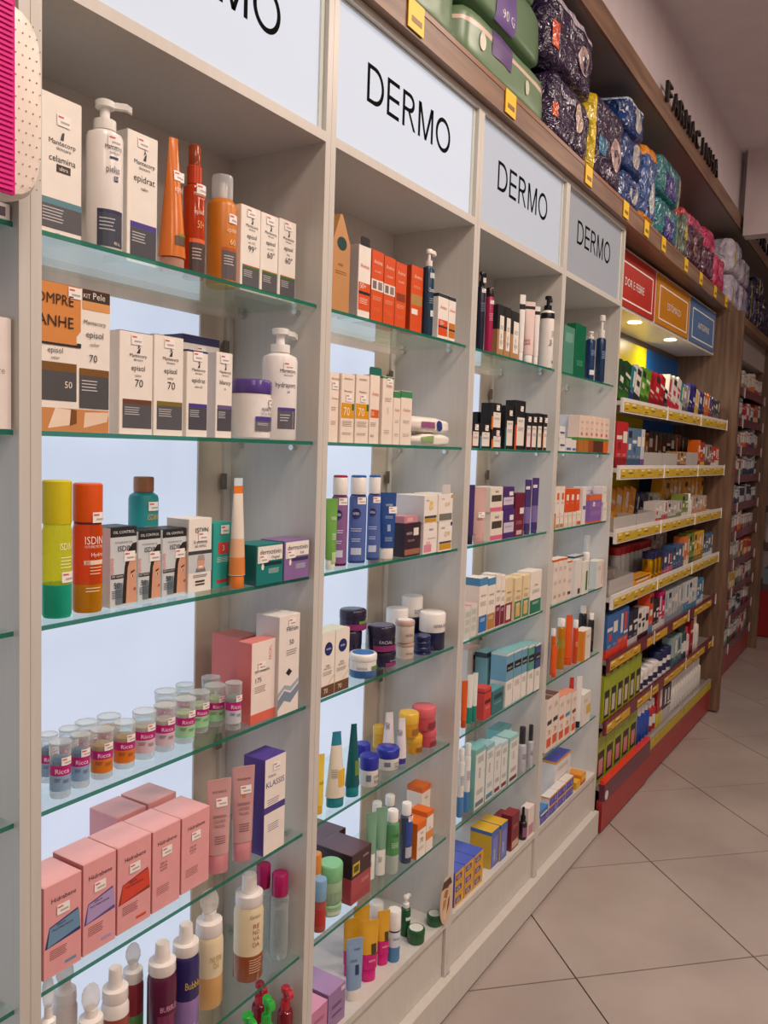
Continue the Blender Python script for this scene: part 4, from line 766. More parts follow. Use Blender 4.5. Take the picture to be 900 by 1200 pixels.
#Z 1.334
tube(1.437, 0.032, 1.3340, 0.0239, 0.1535, 'green tube with white print half hidden by the upright', c='6faa4a', cap='dfe6d8', tx=[('NIVEA', .4, .7, .05, 'f0f4ea', 1.0)], ln=[(0, .8, .5, 4, 'e0ecd8')], pan=[(0, .9, .1, .25, 'b8cf9a')])
def shampoo(X, label, c, lc, capb, liq):
    o = bottle(*X, label, c=c, k='t0.8', head='cap', sh=.80, capr=.80, cap='ece6e2', capk='g', name='lotion_bottle', sy=.6, bands=[(0, .03, liq)], pan=[(-.1, .62, .86, .96, lc)], tx=[], group='two-phase cleanser bottles', stk=(.3, .73))
    b = MB(); r, h = X[3]/2, X[4]; b.lathe([(r*.84, h+.0002), (r*.84, h+.003), (r*.7, h+.005)], M(capb, 'g'), 20, sy=1); b.build('cap_disc', o)
    b = MB(); s = round_surf(r, .6, .0016)
    b.face([s(.1*r+.5*r*math.cos(t), h*.58+.5*r*1.15*math.sin(t)) for t in [j*math.pi/10 for j in range(20)]], M('1d2a6a')); put_text(b, 'NIVEA', .1*r, h*.567, h*.03, M('f2f0ee'), .7*r, surf=round_surf(r, .6, .0022)); b.build('emblem', o)
    round_art(o, r, h, [(-.35, .6, .10, .18, 'c9d2e6')], [], [(-.4, .6, .40, 2, 'cfd6ea'), (-.3, .5, .28, 2, 'cfd6ea')], .6)
shampoo((1.498, 0.054, 1.3340, 0.0381, 0.1974), 'mauve two-phase bottle with red cap top', '94669a', '7a9a3a', 'a8203c', '6a1f45')
shampoo((1.566, 0.051, 1.3340, 0.0422, 0.1967), 'blue two-phase bottle with blue cap top, nearer the mauve one', '5a72b4', 'd0284a', '2f62b0', '3a4a8a')
shampoo((1.634, 0.051, 1.3340, 0.0324, 0.1960), 'blue two-phase bottle with blue cap top, beside the deep blue tube', '5a72b4', 'd0284a', '2f62b0', '3a4a8a')
tube(1.678, 0.039, 1.3340, 0.0370, 0.1589, 'deep blue flat tube on white cap beside the cleanser bottles', c='1f4a8c', cap='e6dfd6', cf=.16, depth=.55, tx=[('NIVEA', .1, .80, .03, 'e6ecf4', .9)], pan=[(-.2, .25, .42, .52, '9ab0d0')], ln=[(-.5, .6, .64, 2, 'a8bcd8'), (-.5, .5, .32, 3, 'a8bcd8')], stk=(.6, .74))
carton(1.723, 0.018, 1.3340, 0.0813, 0.0821, 'dark purple cube-like box with small emblem, under the pink box', c='3a2432', side='2c1a28', d=.06, pan=[(.05, .95, .05, .22, 'a06a50'), (.55, .85, .62, .85, 'e9dcd4')], tx=[('NIVEA', .3, .66, .08, 'd8c8d8', .4), ('CELLULAR', .4, .45, .06, 'c8b0a8', .7)])
carton(1.725, 0.020, 1.4173, 0.0661, 0.0160, 'flat pink box lying on the dark purple box', c='c98a94', d=.05, pan=[(.2, .6, .2, .8, 'e0b0b4')])
carton(1.808, 0.012, 1.3340, 0.0712, 0.0778, 'white box with pink flowers, lower of the first column of cream boxes', c='ece4da', d=.06, group='stacked cream boxes', pan=[(.05, .6, .05, .3, 'd88aa0'), (.2, .5, .3, .4, 'e8b0bc')], tx=[('NIVEA', .55, .75, .07, '1d2a6a', .35)], ln=[(.3, .9, .5, 2, 'a08a90')])
carton(1.807, 0.012, 1.4130, 0.0688, 0.0688, 'white and yellow box, upper of the first column of cream boxes', c='ece4da', side='d9d6d4', d=.09, group='stacked cream boxes', pan=[(.05, .95, .02, .16, 'c9962a'), (.05, .95, .17, .26, '4a4640'), ([(.5, .45), (.68, .52), (.62, .8), (.42, .8), (.36, .52)], 'e6c46a')], tx=[('NIVEA', .25, .8, .05, '1d2a6a', .3), ('Q10', .55, .55, .12, 'f4ead8', .4)])
carton(1.882, 0.008, 1.3340, 0.0739, 0.0781, 'white and yellow box, lower of the second column of cream boxes', c='ece4da', d=.06, group='stacked cream boxes', pan=[(.05, .95, .05, .25, 'c9962a'), (.05, .95, .26, .33, '4a4640'), (.85, .98, .84, .96, '1d2a6a')], tx=[('NIVEA', .3, .76, .06, '1d2a6a', .35), ('Q10', .6, .5, .15, 'd9a83a', .4)])
carton(1.876, 0.008, 1.4133, 0.0779, 0.0709, 'white and grey box with raised flap, upper of the second column of cream boxes', c='ece4da', d=.075, group='stacked cream boxes', tab=(.045, .025, 'cfcac6'), pan=[(.05, .95, .03, .28, '77766f'), (.85, .98, .84, .96, 'c9962a')], tx=[('NIVEA', .3, .8, .05, '1d2a6a', .35), ('Q10', .6, .55, .14, 'd9a83a', .4)])
#Z 1.063
for i, X in enumerate(((1.394, 0.016, 1.0630, 0.0475, 0.1390), (1.444, 0.016, 1.0630, 0.0532, 0.1374))):
    carton(*X, ['white sun-care carton marked 70 with brown foot, beside the upright', 'white sun-care carton marked 70 with brown foot, beside the blue and white jar'][i], c='efe6da', d=.05, top='cfd0b8', pan=[(0, 1, 0, .17, '6a4a30'), ([(.55, .17), (1, .28), (1, .34), (.5, .2)], 'e6d2b8'), ([(.5+.3*math.cos(t), .74+.105*math.sin(t)) for t in [j*math.pi/10 for j in range(20)]], '1d2a6a')], tx=[('NIVEA', .5, .725, .03, 'f2f0ee', .5), ('70', .35, .05, .075, 'f0e2d2', .45), ('SUN', .45, .46, .035, '3a3a44', .6), ('PROTECT', .45, .42, .03, '3a3a44', .7)], ln=[(.1, .8, .38, 3, '8a8078')], group='sun-care cartons marked seventy')
JR = dict(k='g', lk='g')
jar(1.651, 0.117, 1.0630, 0.0545, 0.0890, 'dark purple face-cream jar, lower one of the stack at the back', c='2a2440', lid='262038', lf=.4, pan=[(-.6, .7, .1, .5, '7a2458')], group='purple facial jars', **JR)
jar(1.660, 0.119, 1.1532, 0.0671, 0.0499, 'dark purple face-cream jar with green and pink print, on top of the back stack', c='2a2440', lid='262038', lf=.45, pan=[(-.8, .8, .05, .35, '8a2a66'), (0, .7, .36, .5, '6a9a3a')], group='purple facial jars', **JR)
jar(1.598, 0.045, 1.0630, 0.0664, 0.0560, 'white and blue jar with blue lid top at the front edge', c='e9e6e2', lid='e9e6e2', lf=.3, topc='3f74b4', bands=[(0, .33, '3f6ea8')], pan=[(.15, .8, .36, .52, '5a8a3a')], tx=[('NIVEA', -.4, .38, .11, '3f6ea8', .8)], **JR)
jar(1.714, 0.063, 1.0630, 0.0669, 0.0372, 'dark purple jar reading FACIAL, lower of the front stack', c='2a2440', lid='262038', lf=.42, pan=[(-.2, .9, .06, .3, '8a2a66')], tx=[('FACIAL', .3, .36, .12, 'c9c4d6', 1.0)], group='purple facial jars', **JR)
jar(1.709, 0.066, 1.1014, 0.0720, 0.0621, 'dark purple jar reading FACIAL, on top of the front stack', c='2a2440', lid='262038', lf=.45, pan=[(-.8, .8, .03, .26, '8a2a66'), (.5, .9, .32, .5, '6a9a3a')], tx=[('FACIAL', -.1, .34, .12, 'c9c4d6', 1.0)], topc='6a6880', group='purple facial jars', **JR)
jar(1.808, 0.054, 1.0630, 0.0473, 0.0410, 'small beige jar with navy emblem, lower of the beige stack', c='d9c8b8', lid='b89a88', lf=.25, tx=[('NIVEA', 0, .3, .12, '1d2a6a', .8)], group='beige jars', **JR)
jar(1.805, 0.055, 1.1052, 0.0505, 0.0573, 'small beige jar with white lid print, on top of the beige stack', c='d9c8b8', lid='c0a294', lf=.25, topc='efe6e0', tx=[('NIVEA', 0, .3, .12, '1d2a6a', .8)], group='beige jars', **JR)
jar(1.890, 0.130, 1.0630, 0.0602, 0.1076, 'white-lidded jar behind the beige stack', c='e2dbd2', lid='efe9e2', lf=.5, **JR)
jar(1.952, 0.120, 1.0630, 0.0590, 0.1337, 'tall navy jar with white lid at the back of the jar shelf', c='1b2048', lid='ece6e0', lf=.42, tx=[('SOFT', .1, .66, .08, '1d2a6a', .9)], **JR)
jar(1.939, 0.048, 1.0630, 0.0716, 0.1010, 'large navy jar with wide white lid near the upright', c='1b2048', lid='ece6e0', lf=.52, tx=[('NIVEA SOFT', .2, .62, .09, '1d2a6a', 1.4)], **JR)
for i, X in enumerate(((1.873, 0.040, 1.0630, 0.0472, 0.0047), (1.873, 0.040, 1.0689, 0.0472, 0.0139), (1.872, 0.040, 1.0840, 0.0471, 0.0140), (1.871, 0.040, 1.0992, 0.0471, 0.0140))):
    jar(*X, ['flat navy cream tin at the bottom of the stack of four', 'flat navy cream tin second from the bottom of four', 'flat navy cream tin third from the bottom of four', 'flat navy cream tin on top of the stack of four'][i], c='1b2350', lid='202a5c', lf=.5, name='cream_tin', cat='tin', group='navy cream tins')
#Z 0.79
tube(1.429, 0.042, 0.7900, 0.0244, 0.1343, 'yellow tube half hidden behind the upright', c='e6c84a', cap='d9a82a', tx=[('SUN', .5, .5, .05, '6a4a1a', .8)])
tube(1.485, 0.035, 0.7900, 0.0462, 0.1712, 'white tube with yellow drop and teal cap', c='e6dccb', cap='1f8a9a', cf=.13, depth=.7, tipw=.45, bands=[(.82, 1, '2f86a0')], pan=[(.1, .9, .28, .5, 'e0b02a')], ln=[(-.6, 0, .5, 5, '8a8a80')], group='tapered tubes')
tube(1.552, 0.034, 0.7900, 0.0358, 0.1709, 'dark teal tapered tube beside the white one', c='0f5a60', cap='16808a', cf=.14, depth=.7, tipw=.4, pan=[(.1, .8, .3, .5, '6a8a3a')], group='tapered tubes')
NJ = dict(c='e6e2dc', lid='2a34a0', lf=.45, tx=[('CREME', .3, .30, .09, '4a4640', .8), ('Xan', .3, .12, .13, '2a2826', .7)], pan=[(-.6, -.2, .2, .42, '6a7a86')], group='jars with bright blue lids')
jar(1.685, 0.094, 0.7900, 0.0385, 0.0735, 'white jar with bright blue lid, farther back of three', **NJ)
jar(1.631, 0.039, 0.7900, 0.0463, 0.0725, 'white jar with bright blue lid, beside the teal tube', **NJ)
jar(1.750, 0.060, 0.7900, 0.0609, 0.0521, 'white jar with bright blue lid, larger and beside the purple tubes', **NJ)
for i, X in enumerate(((1.821, 0.102, 0.7900, 0.0339, 0.1144), (1.791, 0.045, 0.7900, 0.0297, 0.1185))):
    tube(*X, ['white tube with purple lettering, behind the blue-lidded jar', 'white tube with purple lettering and purple cap in front of the yellow jars'][i], c='e4dde0', cap='3a2f86', cf=.12, depth=.7, tipw=.6, tx=[('XANDY', 0, .62, .1, '3a2a78', 1.1, 'v')], group='white tubes with purple lettering')
jar(1.854, 0.155, 0.7900, 0.0301, 0.0600, 'yellow jar at the back behind the purple tubes', c='dca83a', lid='e2b84a', lf=.4, group='yellow jars')
jar(1.880, 0.058, 0.7900, 0.0457, 0.0477, 'yellow jar with brown label, lower of the yellow stack', c='d99a24', lid='e0ac34', lf=.42, pan=[(-.2, .7, .1, .38, '8a5a1a')], group='yellow jars')
jar(1.863, 0.067, 0.8389, 0.0546, 0.0636, 'yellow jar, on top of the yellow stack', c='d99a24', lid='e6b640', lf=.45, pan=[(-.1, .7, .1, .36, '9a6a1a')], group='yellow jars')
jar(1.946, 0.056, 0.7900, 0.0527, 0.0478, 'coral pink jar, lower of the pink stack', c='c8505c', lid='d05a64', lf=.42, pan=[(-.1, .7, .08, .34, '8a2f38')], group='coral jars')
jar(1.938, 0.063, 0.8390, 0.0654, 0.0631, 'coral pink jar, on top of the pink stack', c='c8505c', lid='d8646a', lf=.45, pan=[(-.1, .7, .08, .34, '8a2f38')], group='coral jars')
#Z 0.52
jar(1.472, 0.074, 0.5200, 0.0274, 0.1521, 'orange-lidded bottle peeking out behind the upright', c='dcc9a8', lid='d98a3a', lf=.3)
jar(1.438, 0.036, 0.5200, 0.0314, 0.1188, 'blue and red translucent jar beside the upright', c='b8564a', lid='7fa8c8', lf=.4, k='t0.85', bands=[(.12, .45, 'c23a34')])
jar(1.510, 0.058, 0.5200, 0.0555, 0.0273, 'mint green jar, lower of the mint stack', c='a8c8a4', lid='8cc090', lf=.3, k='s', pan=[(-.5, .6, .2, .5, 'cfdcc8')], group='mint jars')
jar(1.511, 0.059, 0.5485, 0.0575, 0.0911, 'mint green jar with wide lid, on top of the mint stack', c='a2c69e', lid='7fc08a', lf=.42, k='s', pan=[(-.5, .6, .08, .3, '8aa88a')], group='mint jars')
def brown(X, label):
    carton(*X, label, c='3f2226', side='331a20', top='5a3a42', k='g', d=.1, bands=[(0, .52, 'a8434a')], pan=[(.05, .4, .58, .82, 'c8b02a'), (.1, .35, .63, .77, '5a4a14')], tx=[('imédia', .7, .84, .05, 'e0c8c0', .5)], ln=[(.5, .9, .4, 4, 'e0a8a4')], group='dark hair-colour boxes')
brown((1.556, 0.030, 0.5200, 0.0838, 0.1208), 'dark brown and red hair-colour box in front of its twin')
brown((1.566, 0.135, 0.5200, 0.1153, 0.1144), 'dark brown hair-colour box standing behind the mint jars')
for i, X in enumerate(((1.688, 0.062, 0.5200, 0.0236, 0.1719), (1.721, 0.053, 0.5200, 0.0260, 0.1755))):
    tube(*X, ['translucent green tube beside the brown box', 'translucent green tube beside the green toner bottle'][i], c='8fbfa0', k='t0.75', cap='e6e6de', cf=.38, depth=.6, tipw=1.2, capr=.95, tx=[('VULT', 0, .2, .05, '3a3a3a', 1.2, 'v')], group='translucent green tubes')
bottle(1.749, 0.038, 0.5200, 0.0360, 0.1630, 'green toner bottle with white cap', c='6fae7a', k='t0.7', head='cap', sh=.82, capr=.72, bands=[(.0, .3, 'cfdcd0', 't0.6')], pan=[(-.5, .6, .32, .7, '4f9a58')], tx=[('Vult', 0, .6, .06, '1f4a2a', .9)], ln=[(-.4, .5, .5, 4, 'd8ecd8')], group='toner bottles')
bottle(1.863, 0.116, 0.5200, 0.0326, 0.1420, 'clear toner bottle with white cap behind the green one', c='8a8fa0', k='t0.5', head='cap', sh=.80, capr=.72, group='toner bottles')
bottle(1.798, 0.116, 0.5200, 0.0318, 0.1460, 'pale toner bottle with white cap behind the green tubes', c='a8c8b8', k='t0.5', head='cap', sh=.80, capr=.72, group='toner bottles')
bottle(1.816, 0.036, 0.5200, 0.0325, 0.1582, 'blue-labelled toner bottle with white cap', c='4a5468', k='t0.75', head='cap', sh=.80, capr=.72, pan=[(-.4, .6, .3, .72, '2f4aa0'), (-.4, .6, .1, .28, 'b8bccc')], group='toner bottles', stk=(.3, .76))
carton(1.835, 0.012, 0.5200, 0.0473, 0.0968, 'white carton with orange top marked 70 beside the toner bottles', c='efe4d6', side='d9742a', top='dd6a1c', d=.06, bands=[(.80, 1, 'dd6a1c')], tx=[('70', .5, .42, .14, '3a3430', .6), ('Vult', .5, .66, .06, '8a4a1a', .6)], ln=[(.2, .8, .3, 4, 'a88a70')], group='orange-topped cartons')
carton(1.885, 0.012, 0.5200, 0.0371, 0.1105, 'narrow white carton with orange middle beside the taller one', c='efe4d6', top='dd6a1c', d=.05, bands=[(.88, 1, 'dd6a1c'), (.30, .52, 'e08a3a')], tx=[('02', .5, .55, .06, '3a3430', .6)], group='orange-topped cartons')
carton(1.952, 0.066, 0.5200, 0.0481, 0.1409, 'tall white carton with orange top at the back', c='efe4d6', top='dd6a1c', d=.05, bands=[(.90, 1, 'dd6a1c'), (.25, .42, 'c9662a')], tx=[('Vult', .5, .75, .05, '3a3430', .6)], group='orange-topped cartons')
#Z 0.277
carton(1.379, 0.010, 0.2770, 0.0655, 0.0842, 'pink box on the bottom board beside the upright', c='c880a4', top='d89ab8', d=.07, ln=[(.2, .8, .7, 5, '8a4a6a')], group='pink and purple boxes on the bottom board')
carton(1.451, 0.012, 0.2770, 0.0666, 0.0880, 'purple box on the bottom board beside the pink one', c='9a78a4', top='a888b4', d=.1, pan=[(.75, .95, .82, .93, 'e0c8d4'), (.2, .8, .3, .36, '6a4a78')], ln=[(.2, .8, .6, 5, '5a3a68')], group='pink and purple boxes on the bottom board')
tube(1.581, 0.031, 0.2770, 0.0390, 0.1513, 'pale blue flat tube with round emblem on white cap, bottom board', c='8aa8c8', cap='e2dcd2', cf=.17, depth=.5, tipw=1.1, tx=[('NIVEA', .3, .81, .03, '1d2a6a', .8)], pan=[(0, .5, .42, .58, '2a3a6a')], ln=[(-.6, .3, .66, 2, '4a5a86')])
for i, X in enumerate(((1.662, 0.041, 0.2770, 0.0415, 0.1538), (1.734, 0.045, 0.2770, 0.0307, 0.1429), (1.653, 0.089, 0.2770, 0.0386, 0.1466), (1.707, 0.095, 0.2770, 0.0396, 0.1505))):
    tube(*X, ['yellow and hot pink tube, front one beside the pale blue tube', 'yellow and hot pink tube, second in the front row', 'yellow and hot pink tube, behind the pale blue tube', 'yellow and hot pink tube, middle of the back'][i], c='e0a82a', cap='d0187a', cf=.2, depth=.62, bands=[(.2, .46, 'cf1a78')], pan=[(.1, .8, .44, .62, '4a3a1a')], tx=[('salon', .2, .34, .04, 'f6d8e6', 1.1)], group='yellow and pink tubes')
jar(1.801, 0.109, 0.2770, 0.0389, 0.1139, 'white-lidded jar behind the yellow tubes on the bottom board', c='e2dcd4', lid='efeae4', lf=.3)
bottle(1.767, 0.033, 0.2770, 0.0344, 0.1349, 'white and blue aerosol with tall white cap', c='4a86b8', head='cap', sh=.62, capr=.93, cap='ece8e2', bands=[(.3, .6, 'cfd8e0'), (.59, .62, '1d2a5a')], name='aerosol_can', tx=[('NIVEA', 0, .45, .04, '1d2a6a', 1.1)])
bottle(1.879, 0.063, 0.2770, 0.0268, 0.1104, 'green pump bottle with white pump on the bottom board', c='1f5a34', head='pump', sh=.70, capr=.6, cap='ece8e2', hk=0.0, k='t0.85', name='pump_bottle', pan=[(-.4, .6, .42, .5, 'd8e0d4')])
jar(1.870, 0.024, 0.2770, 0.0483, 0.0379, 'dark green tub with white lid label, front one', c='1f5f34', lid='1d5530', lf=.5, topc='d8d8d0', group='dark green tubs')
jar(1.970, 0.022, 0.2770, 0.0441, 0.0306, 'dark green tub with white lid label, rear one', c='1f5f34', lid='1d5530', lf=.5, topc='d8d8d0', group='dark green tubs')
def wobbler():
    o = empty('shelf_wobbler', (1.985, -.004, .2785)); tag(o, 'oval brown and cream display card standing on the board edge', 'card')
    b = MB(); h, r = .135, .035
    b.prism([(r*math.cos(t), h/2+h/2*math.sin(t)) for t in [j*math.pi/12 for j in range(24)]], -.001, .001, M('d8b898')); k = b.build('card_disc', o)
    b = MB()
    for P, c in (([(-.5, .25), (.1, .1), (.3, .4), (-.2, .5)], 'a86a2a'), ([(-.2, .55), (.3, .5), (.6, .75), (.1, .85)], '9a5a24'), ([(-.6, -.3), (-.1, -.2), (0, .1), (-.5, .1)], 'b8803a'), ([(.1, -.6), (.5, -.3), (.6, .1), (.3, 0)], '7a4422'), ([(-.4, -.7), (0, -.8), (.1, -.4), (-.3, -.4)], 'e0c8a8')):
        b.face([(u*r, -.0013, h/2+v*h/2) for u, v in P], M(c))
    b.build('print', k)
    b = MB(); b.prism([(-.030, h*.80), (.030, h*.80), (.02, h*.95), (-.02, h*.95)], -.0018, -.0012, M('4a2a1c')); b.build('banner', k)
wobbler()

# ================================================================ products: third full cabinet
#Z 1.88
bottle(2.143, 0.042, 1.8800, 0.0240, 0.2216, 'navy pump bottle with black pump at the upright, top shelf', c='141c34', k='g', head='pump', sh=.82, capr=.6, cap='121214', hk=-.1, name='pump_bottle', pan=[(-.2, .5, .86, .92, 'd8d2cc')], ln=[(-.4, .4, .6, 5, '7a86a8')], stk=(.1, .76))
bottle(2.200, 0.042, 1.8800, 0.0233, 0.1871, 'magenta bottle with dark cap beside the navy pump bottle', c='a81c50', k='g', head='cap', sh=.86, capr=.9, cap='2a1420', ln=[(-.4, .4, .6, 5, 'e0a0b8')], stk=(.1, .78))
for i, X in enumerate(((2.237, 0.030, 1.8800, 0.0448, 0.1471), (2.286, 0.030, 1.8800, 0.0432, 0.1473), (2.333, 0.030, 1.8800, 0.0612, 0.1434))):
    carton(*X, lab(i, 'black and tan carton with tall white label', 'of the trio on the top shelf'), c='b08458', side='9a7048', top='1a1a1c', d=.04, bands=[(.52, 1, '1c1b1d')], pan=[(.3, .95, .14, .80, 'ece4da')], tx=[('dermage', .62, .2, .05, '3a3430', .8, 'v')], ln=[(.4, .85, .6, 4, '6a6460'), (.4, .85, .3, 3, '6a6460')], group='black and tan cartons')
tube(2.407, 0.028, 1.8800, 0.0170, 0.2030, 'narrow white tube with black collar beside the black and tan cartons', c='ece6e0', cap='ece6e0', depth=.6, bands=[(.78, .86, '1a1a1c')])
tube(2.486, 0.035, 1.8800, 0.0308, 0.1948, 'pale pink tube with red lettering before the white pump bottle', c='e6cdc6', cap='ece6e0', depth=.6, bands=[(.88, .93, '1a1a1c')], tx=[('NEUTRO', 0, .3, .12, 'c23a3a', 1.2, 'v')])
tube(2.516, 0.022, 1.8800, 0.0161, 0.1839, 'slim white tube squeezed beside the pump bottle', c='e9e3dc', cap='ece6e0', depth=.6, bands=[(.86, .92, '1a1a1c')])
bottle(2.621, 0.029, 1.8800, 0.0458, 0.2348, 'white pump bottle with black pump and collar band', c='efe9e2', head='pump', sh=.80, capr=.5, cap='111113', hk=.1, name='pump_bottle', bands=[(.68, .76, '18181a')], tx=[('Payot', .1, .3, .05, '3a3634', .9, 'v')], pan=[(.2, .6, .06, .1, '2f8ab0')], ln=[(0, .6, .5, 4, '8a8480')])
#Z 1.608
def blk(X, label, acc, d=.035, **k):
    carton(*X, label, c='1d1c1f', d=d, pan=[(.18, .92, .08, .66, 'e9e0d6'), (0, .16, 0, .5, acc)], tx=[('PAYOT', .55, .56, .05, '3a3634', .6)], ln=[(.28, .85, .45, 4, '6a6462')], stk=(.6, .84), group='black cosmetics boxes', **k)
blk((2.094, 0.030, 1.6080, 0.0487, 0.0691), 'small black box with white label beside the upright', 'b03a3a')
blk((2.149, 0.030, 1.6080, 0.0683, 0.0694), 'small black box with wide white label and blue side', '4a86a8')
carton(2.243, 0.085, 1.6080, 0.0988, 0.1067, 'plain black box standing behind the small black ones', c='1b1a1d', d=.05, ln=[(.2, .8, .8, 3, '6a686e')])
blk((2.227, 0.030, 1.6080, 0.0691, 0.0550), 'black and orange cube box, lower of a stack', 'd9701c')
blk((2.221, 0.030, 1.6642, 0.0688, 0.0765), 'black and orange cube box, on top of its stack', 'd9701c')
blk((2.322, 0.030, 1.6080, 0.0606, 0.1309), 'tall black and white box with green side', '1f6a66')
blk((2.384, 0.025, 1.6080, 0.0787, 0.1511), 'tallest black box with orange side on the second shelf', 'd9481c')
for i, X in enumerate(((2.462, 0.020, 1.6080, 0.0403, 0.1157), (2.504, 0.020, 1.6080, 0.0466, 0.1167), (2.550, 0.018, 1.6080, 0.0404, 0.1190), (2.592, 0.014, 1.6080, 0.0346, 0.1182))):
    blk(X, lab(i, 'slim black and white box', 'of the four before the far upright'), ['8a2f3a', '8a2f3a', '3f7a5a', 'd98a2a'][i], .03)
#Z 1.334
tube(2.108, 0.031, 1.3340, 0.0217, 0.1693, 'dark purple tube half hidden beside the upright', c='3a2464', cap='1c1630', depth=.6)
tube(2.183, 0.039, 1.3340, 0.0372, 0.1596, 'dusty pink flat tube with silver lettering', c='d0a8a0', cap='c89a94', depth=.5, tipw=1.15, tx=[('skin', 0, .4, .06, '8a7a78', 1.0)], stk=(.3, .5))
for i, X in enumerate(((2.224, 0.020, 1.3340, 0.0881, 0.0850), (2.216, 0.020, 1.4202, 0.0876, 0.0732))):
    carton(*X, ['cream box with dark photo band and pink foot, lower of two', 'cream box with dark photo band and pink foot, upper of two'][i], c='e6dacb', d=.06, pan=[(.1, .9, .42, .68, '4a4038'), (.0, 1, .02, .18, 'd86a8a')], tx=[('SIAGE', .5, .78, .09, '3a3430', .7)], group='cream boxes with dark photo band')
for i, X in enumerate(((2.316, 0.020, 1.3340, 0.0839, 0.0886), (2.307, 0.020, 1.4238, 0.0834, 0.0676))):
    carton(*X, ['purple box with white middle, lower of two', 'purple box with white middle, upper of two'][i], c='4a2f70', d=.06, pan=[(.05, .95, .2, .55, 'cfc4d6'), (.55, .9, .62, .8, 'ece4e0')], ln=[(.15, .8, .42, 3, '6a5a78')], group='purple and white boxes')
carton(2.400, 0.018, 1.3340, 0.0712, 0.1366, 'maroon carton with white square, beside the purple pouches', c='6f1c34', d=.045, pan=[(.5, .95, .52, .66, 'e6dcd6'), (.2, .8, .04, .14, 'c9b8b0')], ln=[(.15, .8, .35, 4, 'c08a94')])
for i, X in enumerate(((2.515, 0.025, 1.3340, 0.0219, 0.1779), (2.567, 0.021, 1.3340, 0.0222, 0.1830))):
    tube(*X, ['tall purple flat pouch tube beside the maroon carton', 'tall purple flat pouch tube, last on its shelf'][i], c='43306e', cap='43306e', cf=.05, depth=.45, tipw=1.1, bands=[(.2, .5, '7a68a0')], stk=(-.2, .85), group='purple pouch tubes')
#Z 1.063
for i, X in enumerate(((2.078, 0.020, 1.0630, 0.0373, 0.0915), (2.119, 0.020, 1.0630, 0.0384, 0.0954))):
    carton(*X, ['pale checked carton beside the upright', 'pale checked carton beside the blue-topped one'][i], c='d8d6cc', top='d2a8a8', d=.06, ln=[(.1, .9, .85, 8, '9ab0a8'), (.1, .9, .6, 8, '9ab0a8'), (.1, .9, .35, 8, '9ab0a8')], group='pale checked cartons')
def der(X, label, lowc, topc=None, lo=.32, body='ece2d6', mid=None):
    carton(*X, label, c=body, d=.05, bands=([(.86, 1, topc)] if topc else []), pan=[(.0, 1, .02, lo, lowc)] + ([mid] if mid else []), tx=[('dermo', .5, .66, .05, '5a5450', .7)], ln=[(.15, .85, .56, 4, '8a8480'), (.2, .8, lo-.06, 3, 'e8e2da')], group='skin-care cartons in a mixed row')
der((2.170, 0.020, 1.0630, 0.0546, 0.1656), 'white carton with blue top and blue foot', '2f74b4', '4f8ab4')
der((2.228, 0.020, 1.0630, 0.0539, 0.1589), 'white carton with blue top and tan foot', 'b8844a', '4f8ab4')
der((2.286, 0.020, 1.0630, 0.0337, 0.1638), 'slim white carton with maroon foot, first of two', '7a2440', None, .42)
der((2.323, 0.020, 1.0630, 0.0313, 0.1570), 'slim white carton with maroon foot, second of two', '7a2440', None, .40)
der((2.354, 0.018, 1.0630, 0.0521, 0.1444), 'white and tan carton with maroon frame', '8a2a4a', None, .45, 'e6cfa8', (.2, .8, .08, .4, 'e6d8c0'))
der((2.423, 0.016, 1.0630, 0.0546, 0.1365), 'white and tan carton with green frame, first of two', '3f8a6a', None, .45, 'e6d2a8', (.2, .8, .08, .4, 'd9b070'))
der((2.484, 0.014, 1.0630, 0.0532, 0.1381), 'white and tan carton with green frame, second of two', '3f8a6a', None, .45, 'e6d2a8', (.2, .8, .08, .4, 'd9b070'))
der((2.539, 0.010, 1.0630, 0.0937, 0.1442), 'tall white carton with deep green foot at the far upright', '1f7a5c', None, .34)
#Z 0.79
tube(2.136, 0.039, 0.7900, 0.0174, 0.1401, 'orange tube beside the upright on the fifth shelf', c='d9571c', cap='b8420f')
for i, X in enumerate(((2.182, 0.044, 0.7900, 0.0177, 0.1467), (2.204, 0.038, 0.7900, 0.0153, 0.1485))):
    tube(*X, ['pale tube with teal cap, first of a pair', 'pale tube with teal cap, second of a pair'][i], c='dfe0d8', cap='14806e', cf=.32, depth=.6, capr=.95, group='tubes with teal caps')
carton(2.347, 0.135, 0.7900, 0.0870, 0.1743, 'white carton with salmon patch at the back of the fifth shelf', c='ddd6cc', top='d8a088', d=.05, pan=[(.45, .95, .55, .78, 'c8806a'), (.45, .95, .78, .86, '3a3430')])
carton(2.230, 0.018, 0.7900, 0.0508, 0.0950, 'small red carton with dark stripe', c='c8403a', d=.04, bands=[(.86, .9, '7a201c')], pan=[(.1, .9, .5, .62, '5a1a1c')], ln=[(.2, .8, .4, 4, 'f0b8a8')])
carton(2.288, 0.018, 0.7900, 0.0854, 0.0747, 'small dark teal carton beside the red one', c='3a7478', top='58949a', d=.04, pan=[(.15, .85, .6, .8, '1f4448')], ln=[(.2, .8, .45, 3, 'c0d8d8')])
carton(2.381, 0.085, 0.7900, 0.0777, 0.1653, 'light teal carton standing behind the small red one', c='86b4bc', side='6a9aa4', d=.04, bands=[(.9, 1, '2a3a40')], ln=[(.2, .8, .6, 5, 'd8ecec')])
